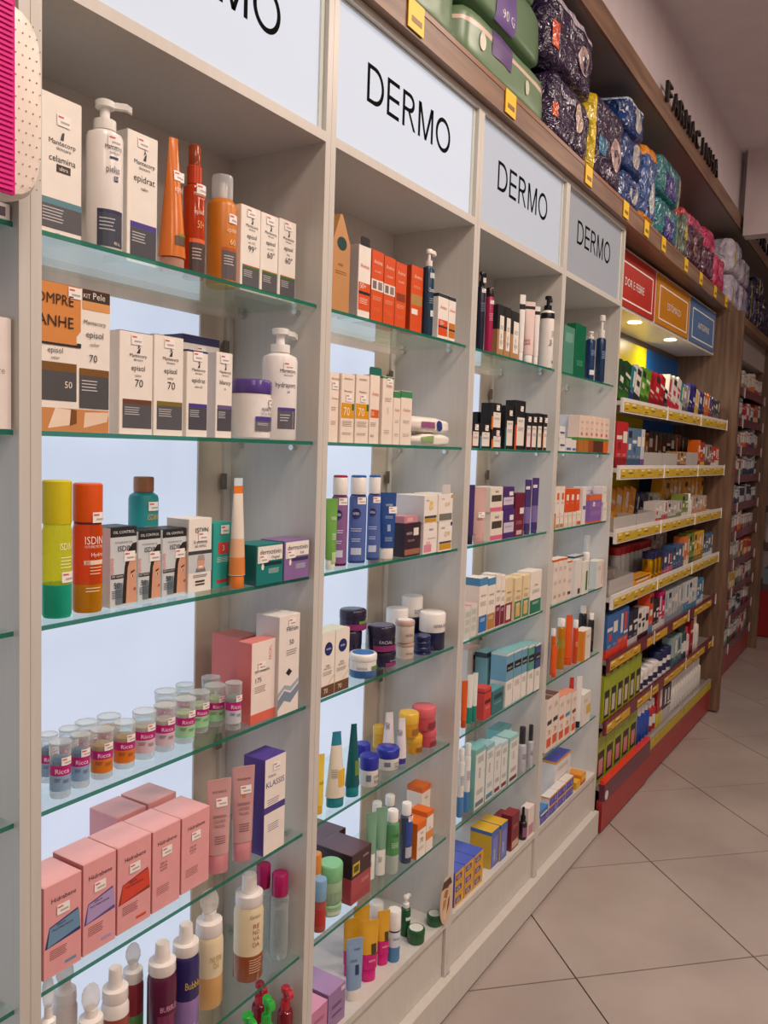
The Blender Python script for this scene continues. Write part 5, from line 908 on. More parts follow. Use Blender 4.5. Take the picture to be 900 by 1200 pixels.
for i, X in enumerate(((2.387, 0.018, 0.7900, 0.0566, 0.1715), (2.448, 0.018, 0.7900, 0.0624, 0.1703), (2.515, 0.018, 0.7900, 0.0429, 0.1679), (2.561, 0.014, 0.7900, 0.0503, 0.1650), (2.614, 0.010, 0.7900, 0.0458, 0.1619))):
    q = ['6fa0b8', '6fa0b8', '6fa0b8', '5a9a8a', '3a4a78'][i]
    carton(*X, lab(i, 'white carton with black label and blue-green upper half', 'of the row of five'), c='e6e0d8', side='cfccc6', top='7fb0b4', d=.055, bands=[(.48, .96, q)], pan=[(.05, .95, .66, .80, '15181c')], tx=[('neutro', .5, .70, .05, 'e6e2dc', .8)], ln=[(.2, .8, .4, 5, '8a8884')], group='neutral cartons in a row of five')
#Z 0.52
for i, X in enumerate(((2.137, 0.040, 0.5200, 0.0201, 0.2064), (2.180, 0.040, 0.5200, 0.0191, 0.2097))):
    bottle(*X, ['white and blue bottle at the upright, sixth shelf', 'white and blue bottle, second from the upright on the sixth shelf'][i], c='e0dcd6', head='cap', sh=.82, capr=.8, cap='e9e4de', bands=[(0, .3, '4a80b8')], ln=[(-.5, .5, .6, 6, '6a7a98')], group='white and blue bottles')
def pv(X, label, tc, lc, g='pale dental-style cartons'):
    carton(*X, label, c='dcdcd6', side=tc, top=tc, d=.05, bands=[(.92, 1, tc)], pan=[(.1, .9, .04, .12, lc)], tx=[('cica', .5, .5, .08, '4a5a66', .7, 'v')], ln=[(.2, .8, .85, 5, '6a7a80'), (.2, .8, .3, 4, lc)], group=g)
pv((2.193, 0.020, 0.5200, 0.0707, 0.1868), 'pale carton with teal top, widest in the sixth-shelf row', '7ab4b0', '6a7a80')
pv((2.270, 0.020, 0.5200, 0.0585, 0.1764), 'pale carton with teal stripe, second in the sixth-shelf row', '8fb8bc', '4a86a0')
pv((2.333, 0.020, 0.5200, 0.0478, 0.1596), 'pale carton with maroon foot mark, third in the sixth-shelf row', 'b8ccd0', '7a2a34')
pv((2.385, 0.020, 0.5200, 0.0495, 0.1525), 'pale carton with maroon foot mark, fourth in the sixth-shelf row', 'b8ccd0', '7a2a34')
pv((2.439, 0.016, 0.5200, 0.0735, 0.1543), 'taller pale carton with maroon foot, last in the sixth-shelf row', '9ac4c0', '6a2a3a')
pv((2.504, 0.080, 0.5200, 0.0988, 0.1448), 'pale teal-topped carton standing behind the sixth-shelf row', '7ab4b0', '6a7a80')
for i, X in enumerate(((2.571, 0.027, 0.5200, 0.0300, 0.1562), (2.627, 0.019, 0.5200, 0.0217, 0.1498))):
    bottle(*X, ['grey spray bottle with dark clear cap, front one', 'grey spray bottle with dark clear cap, rear one'][i], c='b8b8c0', head='dome', sh=.62, capr=.7, cap='4a4a52', capk='t0.5', hk='2a2a30', name='spray_bottle', ln=[(-.4, .5, .4, 5, '5a5a66')], group='grey spray bottles')
#Z 0.277
for i in range(3):
    for j in range(3):
        z = .2774 + .0345*i; x = 2.07 + .064*j
        carton(x, .012, z, .062, .034, f'blue and yellow toothpaste box lying in the {["bottom", "middle", "top"][i]} layer, {["first", "second", "third"][j]} along the board', c='d9a01c', side='4a55a8', top='4a58b0', d=.17, name='toothpaste_box', pan=[(.1, .7, .25, .75, '4a2f78')], tx=[('GEL', .4, .36, .3, 'f0e6d0', .4)], group='lying blue and yellow boxes')
for i, X in enumerate(((2.335, 0.020, 0.2770, 0.0611, 0.1203), (2.398, 0.016, 0.2770, 0.0541, 0.1216))):
    carton(*X, ['tall blue box with yellow edge, nearer the lying stack', 'tall blue box with yellow edge, nearer the maroon boxes'][i], c='5a66b0', side='c8a83a', top='d9a92a', d=.075, bands=[(.90, 1, '3a6ab0')], pan=[(.2, .8, .1, .8, '7680c4')], tx=[('sensi', .5, .2, .1, 'e6e6f0', .8, 'v')], group='tall blue boxes')
for i, X in enumerate(((2.509, 0.055, 0.2770, 0.0634, 0.0937), (2.483, 0.014, 0.2770, 0.0638, 0.1205))):
    carton(*X, ['maroon carton behind the tall blue boxes', 'maroon carton beside the black dropper bottle'][i], c='7a1f28', top='8a2a30', d=.04, pan=[(.1, .9, .05, .25, 'c8a890')], ln=[(.2, .8, .7, 5, 'c88a80')], group='maroon cartons')
bottle(2.594, 0.020, 0.2770, 0.0289, 0.1119, 'small black dropper bottle with rubber bulb', c='2a1a20', k='g', head='foam', sh=.55, capr=.55, cap='0f0f11', name='dropper_bottle', pan=[(-.5, .6, .1, .4, '8a5a78')])
carton(2.607, 0.006, 0.2770, 0.0533, 0.1033, 'slim white and pink box beside the dropper bottle', c='e6d6d0', d=.03, pan=[(.1, .9, .05, .4, 'c08a98')])

# ================================================================ products: last cabinet
#Z 1.88
carton(2.759, 0.020, 1.8800, 0.1079, 0.1620, 'pale green carton on the top shelf of the last cabinet', c='4f8a76', side='3a6e5e', top='2f5c50', d=.04, ln=[(.15, .85, .85, 9, 'a8ccc0')])
carton(2.877, 0.020, 1.8800, 0.1110, 0.1846, 'shiny deep green carton beside the pale green one', c='0f6a4a', k='g', d=.035, ln=[(.2, .8, .3, 5, '5aa88a')])
bottle(3.070, 0.030, 1.8800, 0.0369, 0.1802, 'dark blue pump bottle with white pump, nearer the green cartons', c='1c3a66', k='t0.9', head='pump', sh=.84, capr=.6, cap='e6e0d8', hk=.1, name='pump_bottle', pan=[(-.5, .5, .1, .2, 'dcdcdc')], ln=[(-.4, .5, .6, 5, '8aa0c8')], group='dark blue pump bottles')
bottle(3.175, 0.023, 1.8800, 0.0372, 0.2555, 'dark blue pump bottle with tall white pump beside the far upright', c='1a3358', k='t0.9', head='pump', sh=.66, capr=.6, cap='e6e0d8', hk=.2, name='pump_bottle', ln=[(-.4, .5, .45, 5, '8aa0c8')], group='dark blue pump bottles')
#Z 1.608
for i, X in enumerate(((2.768, 0.020, 1.6080, 0.0549, 0.0442), (2.762, 0.020, 1.6534, 0.0548, 0.0403))):
    carton(*X, ['small white carton with blue lines, lower of a pair', 'small white carton with blue lines, upper of a pair'][i], c='dfdcd6', d=.05, pan=[(.1, .9, .4, .55, '3a4a7a')], ln=[(.2, .8, .3, 2, '6a6a70')], group='small white cartons')
carton(2.972, 0.060, 1.6080, 0.1038, 0.1357, 'pale grey carton standing behind the small white ones', c='cfd0d2', d=.04, ln=[(.2, .8, .8, 5, '9a9aa4')])
for i, X in enumerate(((2.833, 0.020, 1.6080, 0.0571, 0.0459), (2.895, 0.020, 1.6080, 0.0452, 0.0412))):
    carton(*X, ['short white and blue carton before the six tall ones', 'short white and blue carton touching the six tall ones'][i], c='dfdcd6', d=.03, pan=[(.1, .9, .1, .3, '4a6aa0')], group='small white cartons')
for i, X in enumerate(((2.952, 0.014, 1.6080, 0.0507, 0.1338), (3.007, 0.014, 1.6080, 0.0523, 0.1350), (3.065, 0.014, 1.6080, 0.0540, 0.1363), (3.117, 0.012, 1.6080, 0.0557, 0.1357), (3.172, 0.010, 1.6080, 0.0574, 0.1350), (3.228, 0.008, 1.6080, 0.0593, 0.1344))):
    carton(*X, lab(i, 'peach carton with green strip and brown foot', 'of the six matching cartons'), c='e6cdbc', d=.045, bands=[(0, .33, ['b0702c', 'b0702c', '9a4f24', '5a3020', '5a3020', 'd9641c'][i]), (.33, .40, '4f8a34')], pan=[(.3, .7, .46, .54, 'c86a5a')], tx=[('FPS', .5, .62, .05, '5a4438', .7)], ln=[(.2, .8, .84, 3, 'b07a6a')], group='six peach cartons')
#Z 1.334
for i, X in enumerate(((2.765, 0.020, 1.3340, 0.0374, 0.0539), (2.806, 0.020, 1.3340, 0.0392, 0.0533), (2.850, 0.020, 1.3340, 0.0402, 0.0527), (2.894, 0.020, 1.3340, 0.0412, 0.0520), (2.940, 0.020, 1.3340, 0.0423, 0.0513), (2.981, 0.018, 1.3340, 0.0483, 0.0509))):
    carton(*X, lab(i, 'short white carton with orange edge', 'in the lower layer of the orange block'), c='e6dcd0', d=.05, side='d9883a', pan=[(.1, .9, .05, .3, ['b08a6a', 'b08a6a', 'dcd2c6', 'dcd2c6', 'dcd2c6', 'd9571c'][i])], ln=[(.2, .8, .8, 3, 'c07a4a')], group='lower layer of the orange block')
for i, (X, c) in enumerate((((2.757, 0.020, 1.3888, 0.0415, 0.0957), 'e6dcd0'), ((2.804, 0.020, 1.3888, 0.0427, 0.0946), 'e6dcd0'), ((2.852, 0.020, 1.3888, 0.0484, 0.0842), 'd9501a'), ((2.905, 0.020, 1.3888, 0.0499, 0.0829), 'd9501a'), ((2.961, 0.020, 1.3888, 0.0515, 0.0815), 'd9501a'))):
    carton(X[0], X[1], X[2], X[3], X[4], lab(i, f'{"white" if i < 2 else "bright orange"} carton', 'in the upper layer of the orange block'), c=c, d=.05, top='d97a3a', pan=[(.3, .8, .5, .75, 'f0e2d6' if i > 1 else 'd9601c')], ln=[(.2, .8, .4, 3, 'c0603a' if i < 2 else 'f2b090')], group='upper layer of the orange block')
carton(3.035, 0.016, 1.3340, 0.0378, 0.1413, 'white carton with violet line beside the orange block', c='e2dcd8', d=.04, pan=[(.1, .9, .4, .5, '6a5aa0')])
carton(3.106, 0.010, 1.3340, 0.1422, 0.1086, 'violet and orange carton before the far upright', c='8a62a8', d=.045, bands=[(.82, 1, 'dd6a2a'), (0, .05, 'dd6a2a')], ln=[(.1, .9, .7, 7, 'b49acc'), (.1, .9, .4, 6, 'b49acc')], stk=(.3, .68))
carton(3.169, 0.060, 1.3340, 0.1151, 0.1349, 'pale carton standing behind the violet one', c='d2ccd0', d=.03, ln=[(.2, .8, .9, 2, '9a94a0')])
for i, X in enumerate(((3.267, 0.008, 1.3340, 0.0476, 0.0724), (3.254, 0.008, 1.4076, 0.0473, 0.0646))):
    carton(*X, ['small white carton at the far upright, lower of two', 'small white carton at the far upright, upper of two'][i], c='e2dcd4', d=.04, ln=[(.2, .8, .7, 5, '9a9490')], group='small white cartons at the far upright')
#Z 1.063
for i, X in enumerate(((2.773, 0.020, 1.0630, 0.0417, 0.1601), (2.819, 0.020, 1.0630, 0.0428, 0.1602), (2.866, 0.020, 1.0630, 0.0458, 0.1586), (2.911, 0.018, 1.0630, 0.0508, 0.1432))):
    carton(*X, lab(i, 'tall white carton with orange lid', 'of the row at the near upright'), c='e4d8cc', d=.04, bands=[(.95, 1, 'd9622a')], pan=[(.2, .8, .12, .2, '5a3a48' if i == 3 else 'c8a08a')], ln=[(.2, .8, .8, 4, 'b08a78'), (.2, .8, .5, 4, 'b08a78')], group='tall white cartons with orange lids')
carton(3.044, 0.040, 1.0630, 0.1033, 0.1451, 'grey carton with dark top behind the white cartons', c='c0c2c6', d=.035, bands=[(.95, 1, '3a3f4a')], ln=[(.15, .85, .85, 6, '7a7e88')])
carton(2.988, 0.014, 1.0630, 0.0670, 0.1383, 'slim white carton with black mark before the pump bottle', c='e2dcd4', d=.02, pan=[(.5, .9, .05, .2, '2a2a2c')])
bottle(3.159, 0.032, 1.0630, 0.0285, 0.2199, 'white bottle with clear domed pump and green stripe', c='e9e4dc', head='dome', sh=.70, capr=.75, cap='e9ecec', capk='c0.3', hk='e9e4dc', name='pump_bottle', pan=[(.3, .6, .1, .6, '2f6a34')])
carton(3.058, 0.008, 1.0630, 0.0699, 0.1253, 'small white carton with green print before the domed bottle', c='e4ded6', d=.012, pan=[(.5, .8, .1, .7, '3a7a3a')])
carton(3.224, 0.008, 1.0630, 0.0933, 0.1110, 'small white carton with red dots at the far upright', c='e2dcd2', side='c8d0cc', d=.04, pan=[(.75, .9, .1, .9, 'e0a8a0')], ln=[(.15, .6, .8, 7, '9aa8a0')])
#Z 0.79
bottle(2.854, 0.039, 0.7900, 0.0184, 0.1725, 'amber bottle with white cap half hidden at the near upright', c='d9621c', k='t0.8', head='cap', sh=.84, capr=.8, cap='efe8de', group='amber and orange bottles')
tube(2.827, 0.022, 0.7900, 0.0197, 0.1167, 'orange tube standing at the near upright', c='dd561a', cap='c8480f', depth=.6)
bottle(2.956, 0.047, 0.7900, 0.0331, 0.1921, 'golden oil bottle with white cap', c='d08a14', k='t0.65', head='cap', sh=.84, capr=.75, cap='efe8de', bands=[(.42, .6, 'b8a03a')], liquid=(.4, 'c98a10', 't0.8'), group='amber and orange bottles')
tube(3.032, 0.043, 0.7900, 0.0353, 0.1938, 'tall orange tube leaning between two bottles', c='dd561a', cap='c8480f', depth=.6, tipw=.7)
bottle(3.072, 0.030, 0.7900, 0.0210, 0.1701, 'orange-red bottle with white cap', c='d04a1c', k='t0.85', head='cap', sh=.82, capr=.8, cap='efe8de', ln=[(-.4, .5, .5, 5, 'f2c0a0')], group='amber and orange bottles')
carton(3.107, 0.010, 0.7900, 0.0977, 0.1201, 'orange-sided white carton beside the black bottles', c='e6ddd0', side='d9821c', d=.04, pan=[(0, .3, 0, 1, 'dd8a2a')], ln=[(.4, .9, .8, 4, '9a8a7a')])
for i, X in enumerate(((3.307, 0.081, 0.7900, 0.0328, 0.1853), (3.300, 0.042, 0.7900, 0.0239, 0.1601))):
    bottle(*X, ['black bottle with white cap standing farther back', 'black bottle with white cap beside the far upright'][i], c='17161a', head='cap', sh=.83, capr=.7, cap='efe8de', pan=[(-.3, .6, .3, .6, '3a383e')], group='black bottles with white caps')
#Z 0.52
for i, X in enumerate(((2.779, 0.020, 0.5200, 0.0545, 0.1985), (2.838, 0.020, 0.5200, 0.0564, 0.1997), (2.899, 0.018, 0.5200, 0.0584, 0.1755), (2.957, 0.016, 0.5200, 0.0604, 0.1715), (3.024, 0.012, 0.5200, 0.0499, 0.1675))):
    carton(*X, lab(i, 'white carton with orange print', 'of the row on the lowest glass shelf'), c='e6dacd', d=.05, top='6a3a30' if i < 2 else 'd9886a', pan=[(.1, .9, .08, .25, 'd9582a'), (.1, .9, .5, .58, ['3a3430', '3a3430', 'd9582a', '4a8ab0', '8a3a28'][i])], tx=[('70', .5, .3, .1, 'd9582a', .5)], ln=[(.2, .8, .85, 4, 'b07a68')], group='white cartons with orange print')
tube(3.236, 0.090, 0.5200, 0.0308, 0.1661, 'bright red tube leaning behind the orange-print cartons', c='d92f1c', cap='c02010', depth=.6, tipw=.6)
tube(3.131, 0.023, 0.5200, 0.0214, 0.2058, 'white tube with black cap beside the cartons', c='e2dcd6', cap='131d38', cf=.12, depth=.6)
carton(3.145, 0.010, 0.5200, 0.0992, 0.1265, 'small white carton with yellow corner at the far upright', c='e2dbd0', d=.04, pan=[(.5, 1, .3, .6, 'd9b04a')], ln=[(.15, .6, .8, 4, '9a9086')])
#Z 0.277
for i, X in enumerate(((3.026, 0.105, 0.2770, 0.0879, 0.1428), (2.956, 0.040, 0.2770, 0.1656, 0.1501))):
    carton(*X, ['white box with violet top and orange edge, at the back', 'white box with violet top and orange edge, in front'][i], c='dedad6', top='4a48a0', d=.06, bands=[(.93, 1, 'd9922a')], ln=[(.15, .85, .8, 5, '9a98b0'), (.15, .85, .5, 5, '9a98b0')], group='white boxes with violet tops')
for i in range(2):
    for j in range(4):
        x = 2.72 + .088*j; z = .2774+.036*i
        if i == 1 and j == 0: continue
        carton(x, .006, z, .086, .035, f'violet and white box lying {["below", "on top"][i]}, {["first", "second", "third", "fourth"][j]} along the last board', c='4a44a0', side='d8d4d0', top='dcd4cc', d=.034, bands=[(.82, 1, 'dd9a2a')], pan=[(.1, .5, .25, .7, '6a62c0')], tx=[('12', .75, .25, .4, 'e6e2ee', .2)], group='lying violet boxes')
carton(3.10, .004, .2774, .05, .028, 'yellow flat box lying near the far upright', c='e0a81c', d=.03, name='flat_box', pan=[(.1, .9, .2, .8, 'e0c04a')])
carton(3.155, .004, .2774, .06, .04, 'yellow and red flat box lying beside the yellow one', c='d98a2a', d=.06, name='flat_box', bands=[(0, .3, 'c8503a')], pan=[(.1, .9, .4, .9, 'e8c02a')])
carton(2.70+.002, .0, .3136, .08, .022, 'small blue and white box lying on the violet boxes', c='3a78b8', d=.05, name='flat_box', pan=[(.1, .9, .1, .4, 'e0e0e0')])

# ================================================================ diaper packs on the wooden shelf
ST = SHELF_TOP + .0005
G1 = '647f5c'
pack(1.36, -.012, ST, .24, .15, 'purple pack at the near end of the wooden shelf', '5a1f6a', d=.26, seed=1, tx=[('baby', .5, .5, .2, 'e0d0e8', .5)], group='film packs on the wooden shelf')
pack(1.61, -.012, ST, .24, .143, 'short olive green pack beside the purple one', G1, d=.28, seed=2, k='s', rough=.004, group='green diaper packs')
pack(1.86, -.012, ST, .60, .143, 'long olive green pack with pink stripe lying at the bottom of its pile', G1, d=.30, seed=3, k='s', rough=.004, bands=[(.66, .74, 'd8b8a8')], pan=[(.30, .52, .45, .95, '5a3a78')], ell=[(.2, .5, .03, .16, 'd8d0c0'), (.7, .45, .025, .14, 'c8c8b0')], group='green diaper packs')
pack(1.70, -.012, ST+.146, .72, .17, 'long olive green pack with purple label reading 90 G', '577452', d=.30, seed=4, k='s', rough=.004, bands=[(.72, .78, 'd8b8a8')], pan=[(.50, .68, .05, .70, '5a3a86')], tx=[('90 G', .61, .2, .16, 'e0d8e8', .14), ('XXG', .28, .45, .12, '4a2a70', .14)], group='green diaper packs')
pack(1.66, .0, ST+.3165, .74, .13, 'olive green pack on top of the green pile with white motif', '6a8664', d=.28, seed=5, k='s', rough=.004, bands=[(.4, .5, 'd8c8b0')], ell=[(.7, .6, .03, .2, 'd8d8c8')], group='green diaper packs')
pack(2.475, -.012, ST, .37, .215, 'glossy dark purple pack at the foot of the purple pile', '2b1a3e', d=.30, seed=6, puff=.2, rough=.009, ell=[(.65, .6, .1, .22, 'c8b0a0')], pan=[(.0, .12, .3, .5, 'd0502c')], tx=[('Premium', .35, .7, .12, 'e0d8e4', .5)], group='dark purple packs')
pack(2.44, -.012, ST+.216, .42, .225, 'glossy dark purple pack with orange patch, on top of the purple pile', '2b1a3e', d=.30, seed=7, puff=.2, rough=.009, bands=[(.86, .97, 'cfc4d4')], pan=[(.03, .16, .2, .55, 'd0502c')], ell=[(.7, .45, .12, .2, 'b89a94')], tx=[('91', .15, .66, .12, 'e0d8e4', .2), ('Noturna', .5, .68, .1, 'd8d0dc', .4)], group='dark purple packs')
pack(2.865, -.012, ST, .37, .30, 'dark purple pack with yellow edge strip standing upright', '2e1c3c', d=.28, seed=8, puff=.2, rough=.009, vb=[(.0, .1, 'd8b80c')], pan=[(.16, .4, .3, .5, '3a7a9a')], ell=[(.7, .45, .16, .2, 'b89a94')], tx=[('dry', .55, .14, .1, 'e0d8e4', .5)], group='dark purple packs')
for i in range(3):
    pack(3.245, -.012, ST+.141*i, .27, .14, ['royal blue pack at the bottom of the blue pile', 'royal blue pack in the middle of the blue pile', 'royal blue pack on top of the blue pile, nearly touching the canopy'][i], '163a74', d=.27, seed=9+i, rough=.008, ell=[(.55, .5, .2, .34, 'b8b4b4')], bands=[(.84, .95, 'c8d0dc')] if i == 2 else [], group='blue diaper packs')
pack(3.53, -.012, ST, .22, .34, 'tall blue pack with orange top', '2a4f8c', d=.24, seed=13, rough=.008, bands=[(.86, 1, 'e08a1a'), (0, .1, 'e08a1a')], ell=[(.6, .35, .2, .2, 'c8c8cc')], tx=[('fit', .4, .6, .12, 'e0e4ec', .5)], group='blue diaper packs')
for i in range(2):
    pack(3.77, -.012, ST+.186*i, .44, .185, ['teal pack with purple label, lower of two', 'teal pack with purple label, upper of two'][i], '16737a', d=.26, seed=14+i, rough=.007, pan=[(.25, .65, .1, .62, '3a2a8a')], tx=[('46', .45, .3, .2, 'e8e4f0', .3)], vb=[(.86, 1, 'c8a888')], group='teal diaper packs')
pack(4.25, -.012, ST, .12, .26, 'narrow pack with coloured dots beside the teal packs', '5a6a5c', d=.24, seed=17, bands=[(.8, 1, 'c03a4a')], ell=[(.5, .5, .3, .14, 'd8c05a')], group='film packs on the wooden shelf')
pack(4.38, -.012, ST, .38, .27, 'large dark and magenta pack', '4a1c34', d=.26, seed=18, rough=.009, bands=[(.72, 1, 'b81c5a')], ell=[(.4, .4, .15, .2, '9a7a70')], group='magenta packs')
pack(4.77, -.012, ST, .30, .30, 'large dark and magenta pack standing second', '54183a', d=.26, seed=19, rough=.009, bands=[(.6, 1, 'c2205e')], group='magenta packs')
pack(5.08, -.012, ST, .30, .21, 'bright pink pack at the far end of the wooden shelf', 'c4245c', d=.26, seed=20, rough=.008, ell=[(.5, .5, .2, .2, 'd86a90')], group='magenta packs')
OT = 2.5605
for i, (x, w, h, z, c, c2, lb) in enumerate(((5.54, .36, .2, 0, 'bdb6cc', 'c8b414', 'white and lilac pack with yellow strip, lower one over the plum shelving'), (5.54, .36, .22, .201, 'c8c4d2', 'c8b414', 'white and lilac pack with yellow strip, upper one over the plum shelving'), (5.92, .3, .2, 0, 'b8aec4', '6a5a9a', 'lilac pack beside the yellow-striped pile, lower one'), (5.92, .3, .17, .201, 'cdc8cc', '9a8ac0', 'lilac pack beside the yellow-striped pile, upper one'), (6.24, .32, .3, 0, '2a2450', 'b8b41c', 'navy pack with yellow-green strip over the plum shelving'), (6.58, .34, .22, 0, '1c2048', 'c8a81c', 'navy pack with yellow label, lower one'), (6.58, .34, .16, .221, '20244c', 'd8b01c', 'navy pack with yellow label, upper one'), (6.95, .36, .3, 0, '241c3a', '5a4a7a', 'dark navy pack last in view over the plum shelving'))):
    pack(x, -.018, OT+z, w, h, lb, c, d=.26, seed=30+i, rough=.008, vb=[(.25, .36, c2)], ell=[(.7, .5, .14, .2, '8a84a8')], group='film packs over the plum shelving')
# ================================================================ medicine shelving: stock
ORD = 'first second third fourth fifth sixth seventh eighth ninth tenth eleventh twelfth thirteenth fourteenth fifteenth sixteenth seventeenth eighteenth nineteenth twentieth'.split() + ['twenty-' + w for w in 'first second third fourth fifth sixth seventh eighth ninth'.split()] + ['thirtieth'] + ['thirty-' + w for w in 'first second third fourth fifth sixth seventh eighth ninth'.split()]
def ua(lx, ly):
    c, s = math.cos(-.02), math.sin(-.02); return (3.362 + lx*c - ly*s, -.02 + lx*s + ly*c)
def lean_fix(o, w, th):
    if th: o.rotation_euler[1] = th; o.location.z += abs(math.sin(th))*w/2+.0005
def med_row(row, z, items, ly=.02, lean=0.0, start=.012, gap=.004, where=None):
    x = start; n = 0
    for it in items:
        kind, w, h, c, c2, word = it[:6]; k = it[6] if len(it) > 6 else 1
        for q in range(k):
            if x + w > 2.075: return
            px, py = ua(x, ly); lb = f'{word}, {ORD[n]} along the {where or row + " medicine shelf"}'; n += 1; zz = z + .0005 - .012
            if kind == 'b':
                va = (n*5+q*3+len(word)) % 5; li = 'ddd6cc' if c not in ('e2dcd2', 'dcd6cc') else c2
                art = [[(.1, .9, .55, .8, li)], [(.15, .6, .5, .9, c2), (.1, .9, .4, .46, li)], [(.0, 1, .62, .7, li), (.3, .8, .4, .55, c2)], [(.5, .9, .45, .9, li)], [(.1, .9, .75, .92, '2a2630'), (.2, .8, .45, .6, li)]][va]
                o = carton(px, py, zz, w, h, lb, c=c, d=.06, bands=[(.0, .34 if va % 2 else .22, c2)], pan=art, ln=[(.15, .8, .3, 3, 'b8aea6')], name='medicine_box', group=f'{row} row of medicine boxes', rz=-.02, flap=False, k='g'); lean_fix(o, w, lean)
            elif kind == 'p':
                o = carton(px, py, zz, w, h, lb, c=c, d=.02, pan=[(.12, .88, .08, .66, '2a2226'), (.25, .75, .14, .5, c2)], name='hanging_pack', cat='pack', group=f'{row} row of hanging packs', rz=-.02, flap=False, k='g', tab=(w*.6, .02, c))
            elif kind == 'j':
                jar(px+w/2, py+w/2, zz, w, h, lb, c=c, lid=c2, lf=.35, name='ointment_jar', group=f'{row} row of jars', bands=[(.15, .45, '1d2350')])
            elif kind == 't':
                bottle(px+w/2, py+w/2, zz, w, h, lb, c=c, head='cap', sh=.76, capr=.6, cap=c2, name='medicine_bottle', group=f'{row} row of bottles', seg=14, pan=[(-.6, .6, .2, .5, 'cfcac6')])
            elif kind == 's':
                bottle(px+w/2, py+w/2, zz, w, h, lb, c=c, head='spray', sh=.66, capr=.6, cap='dfe0e0', capk='g', hk='efefef', name='spray_bottle', group=f'{row} row of bottles', seg=14)
            elif kind == 'c':
                bottle(px+w/2, py+w/2, zz, w, h, lb, c=c, head='cap', sh=.74, capr=.96, cap=c2, k='x' if c == 'd8a81c' else 'g', name='drink_can', cat='can', group=f'{row} row of cans', seg=14)
            elif kind == 'n':      # clear tray
                o = empty('clear_tray', (px, py, zz), -.02); tag(o, lb, 'tray', f'{row} row of clear trays'); m = M('d8d4d0', 'c0.35')
                one_box('tray_front', o, m, 0, w, 0, .003, .002, h); one_box('tray_side', o, m, 0, .003, .0035, .085, .002, h); one_box('tray_side', o, m, w-.003, w, .0035, .085, .002, h); one_box('tray_floor', o, m, 0, w, 0, .085, 0, .002)
            x += w + gap
W_ = 'e2dcd2'
med_row('top', UAZ[0], [('b', .07, 0.160, '1c4a24', '2f6a2a', 'dark green box', 2), ('b', .06, 0.152, '2a7a86', '1f3a6a', 'teal box'), ('b', .075, 0.160, W_, '2a2a2c', 'white and black box'), ('b', .06, 0.160, '5a9a2a', '2f5a1c', 'leaf green box', 2), ('b', .075, 0.152, 'b81f2c', '8a1420', 'crimson box', 3), ('b', .05, 0.096, '1f1c24', '4a3a4a', 'small black box', 1), ('b', .07, 0.168, W_, 'c02a44', 'white and crimson box', 3), ('b', .05, 0.152, '2a8a86', 'd8d4ce', 'teal and white box', 1), ('b', .055, 0.144, '9a9a9c', '5a5a60', 'silver box', 2), ('b', .06, 0.160, '2f2a8a', '221c66', 'royal purple box', 2), ('b', .08, 0.136, 'e6dcb8', 'd8a82a', 'cream box with yellow mark', 1), ('b', .055, 0.136, '38307a', '241f5a', 'indigo box', 2), ('b', .055, 0.136, 'dd7a1c', 'b85a10', 'orange box', 2), ('b', .045, 0.128, '3a4a86', '8a2a3a', 'blue and red box', 2), ('b', .045, 0.120, '2c2c34', '6a6a70', 'charcoal box', 3)], ly=.03, lean=.22, gap=.010)
med_row('second', UAZ[1], [('b', .07, .19, 'c02a30', '8a1a20', 'red box', 2), ('b', .06, .17, '5a7a98', '3a5672', 'steel blue box', 3), ('b', .05, .17, 'c8ccd2', '7a4a8a', 'pale box with violet foot', 1), ('n', .30, .07, 0, 0, 'clear plastic tray'), ('n', .28, .07, 0, 0, 'clear plastic tray'), ('b', .055, .08, 'b08a5a', '7a4a2a', 'low tan box', 3), ('n', .26, .08, 0, 0, 'clear plastic tray'), ('b', .05, .15, 'd8641c', '7a2a1a', 'orange box', 1), ('b', .05, .14, 'b02a2a', 'c8a83a', 'red box with gold foot', 2), ('b', .05, .13, '9a9490', '5a3a30', 'grey box', 3), ('b', .05, .12, 'b83a2c', 'd8d0c8', 'red and white box', 4)], ly=.02, lean=.0, gap=.006)
med_row('second', UAZ[1], [('b', .12, .17, '4a2418', '7a3a1c', 'brown box', 2), ('b', .05, .17, 'dd8a1c', 'c86a10', 'amber box', 1), ('b', .075, .18, '16201a', '2a4a2c', 'black-green box', 6), ('b', .06, .18, '8a3018', 'd8742a', 'rust box', 2), ('b', .06, .17, '1f2a22', '3a1c1c', 'dark box', 3)], ly=.15, start=.62, gap=.012, where='back of the second medicine shelf')
med_row('third', UAZ[2], [('n', .32, .06, 0, 0, 'clear plastic tray'), ('n', .30, .06, 0, 0, 'clear plastic tray'), ('b', .05, .10, 'c8c4c0', 'b03a3a', 'grey box with red foot', 4), ('b', .05, .09, 'b8b4b0', '6a7a4a', 'grey box with olive foot', 5), ('b', .06, .12, '7a8a3a', 'c8ccb0', 'olive box', 2), ('t', .05, .12, 'cfd4d2', 'e6e6e2', 'pale bottle', 2), ('b', .05, .10, 'b8a89a', 'c87a3a', 'beige box with orange foot', 6)], ly=.015, gap=.006)
med_row('third', UAZ[2], [('b', .085, .16, 'dd961a', 'c87f10', 'amber sachet box', 6), ('b', .06, .13, '28305a', '1a2040', 'navy box', 3), ('b', .06, .12, 'b8b8ac', '8a9a4a', 'grey-green box', 3), ('b', .065, .19, 'd99a24', 'b87818', 'amber sachet box', 12)], ly=.11, lean=.2, gap=.016, where='back of the third medicine shelf')
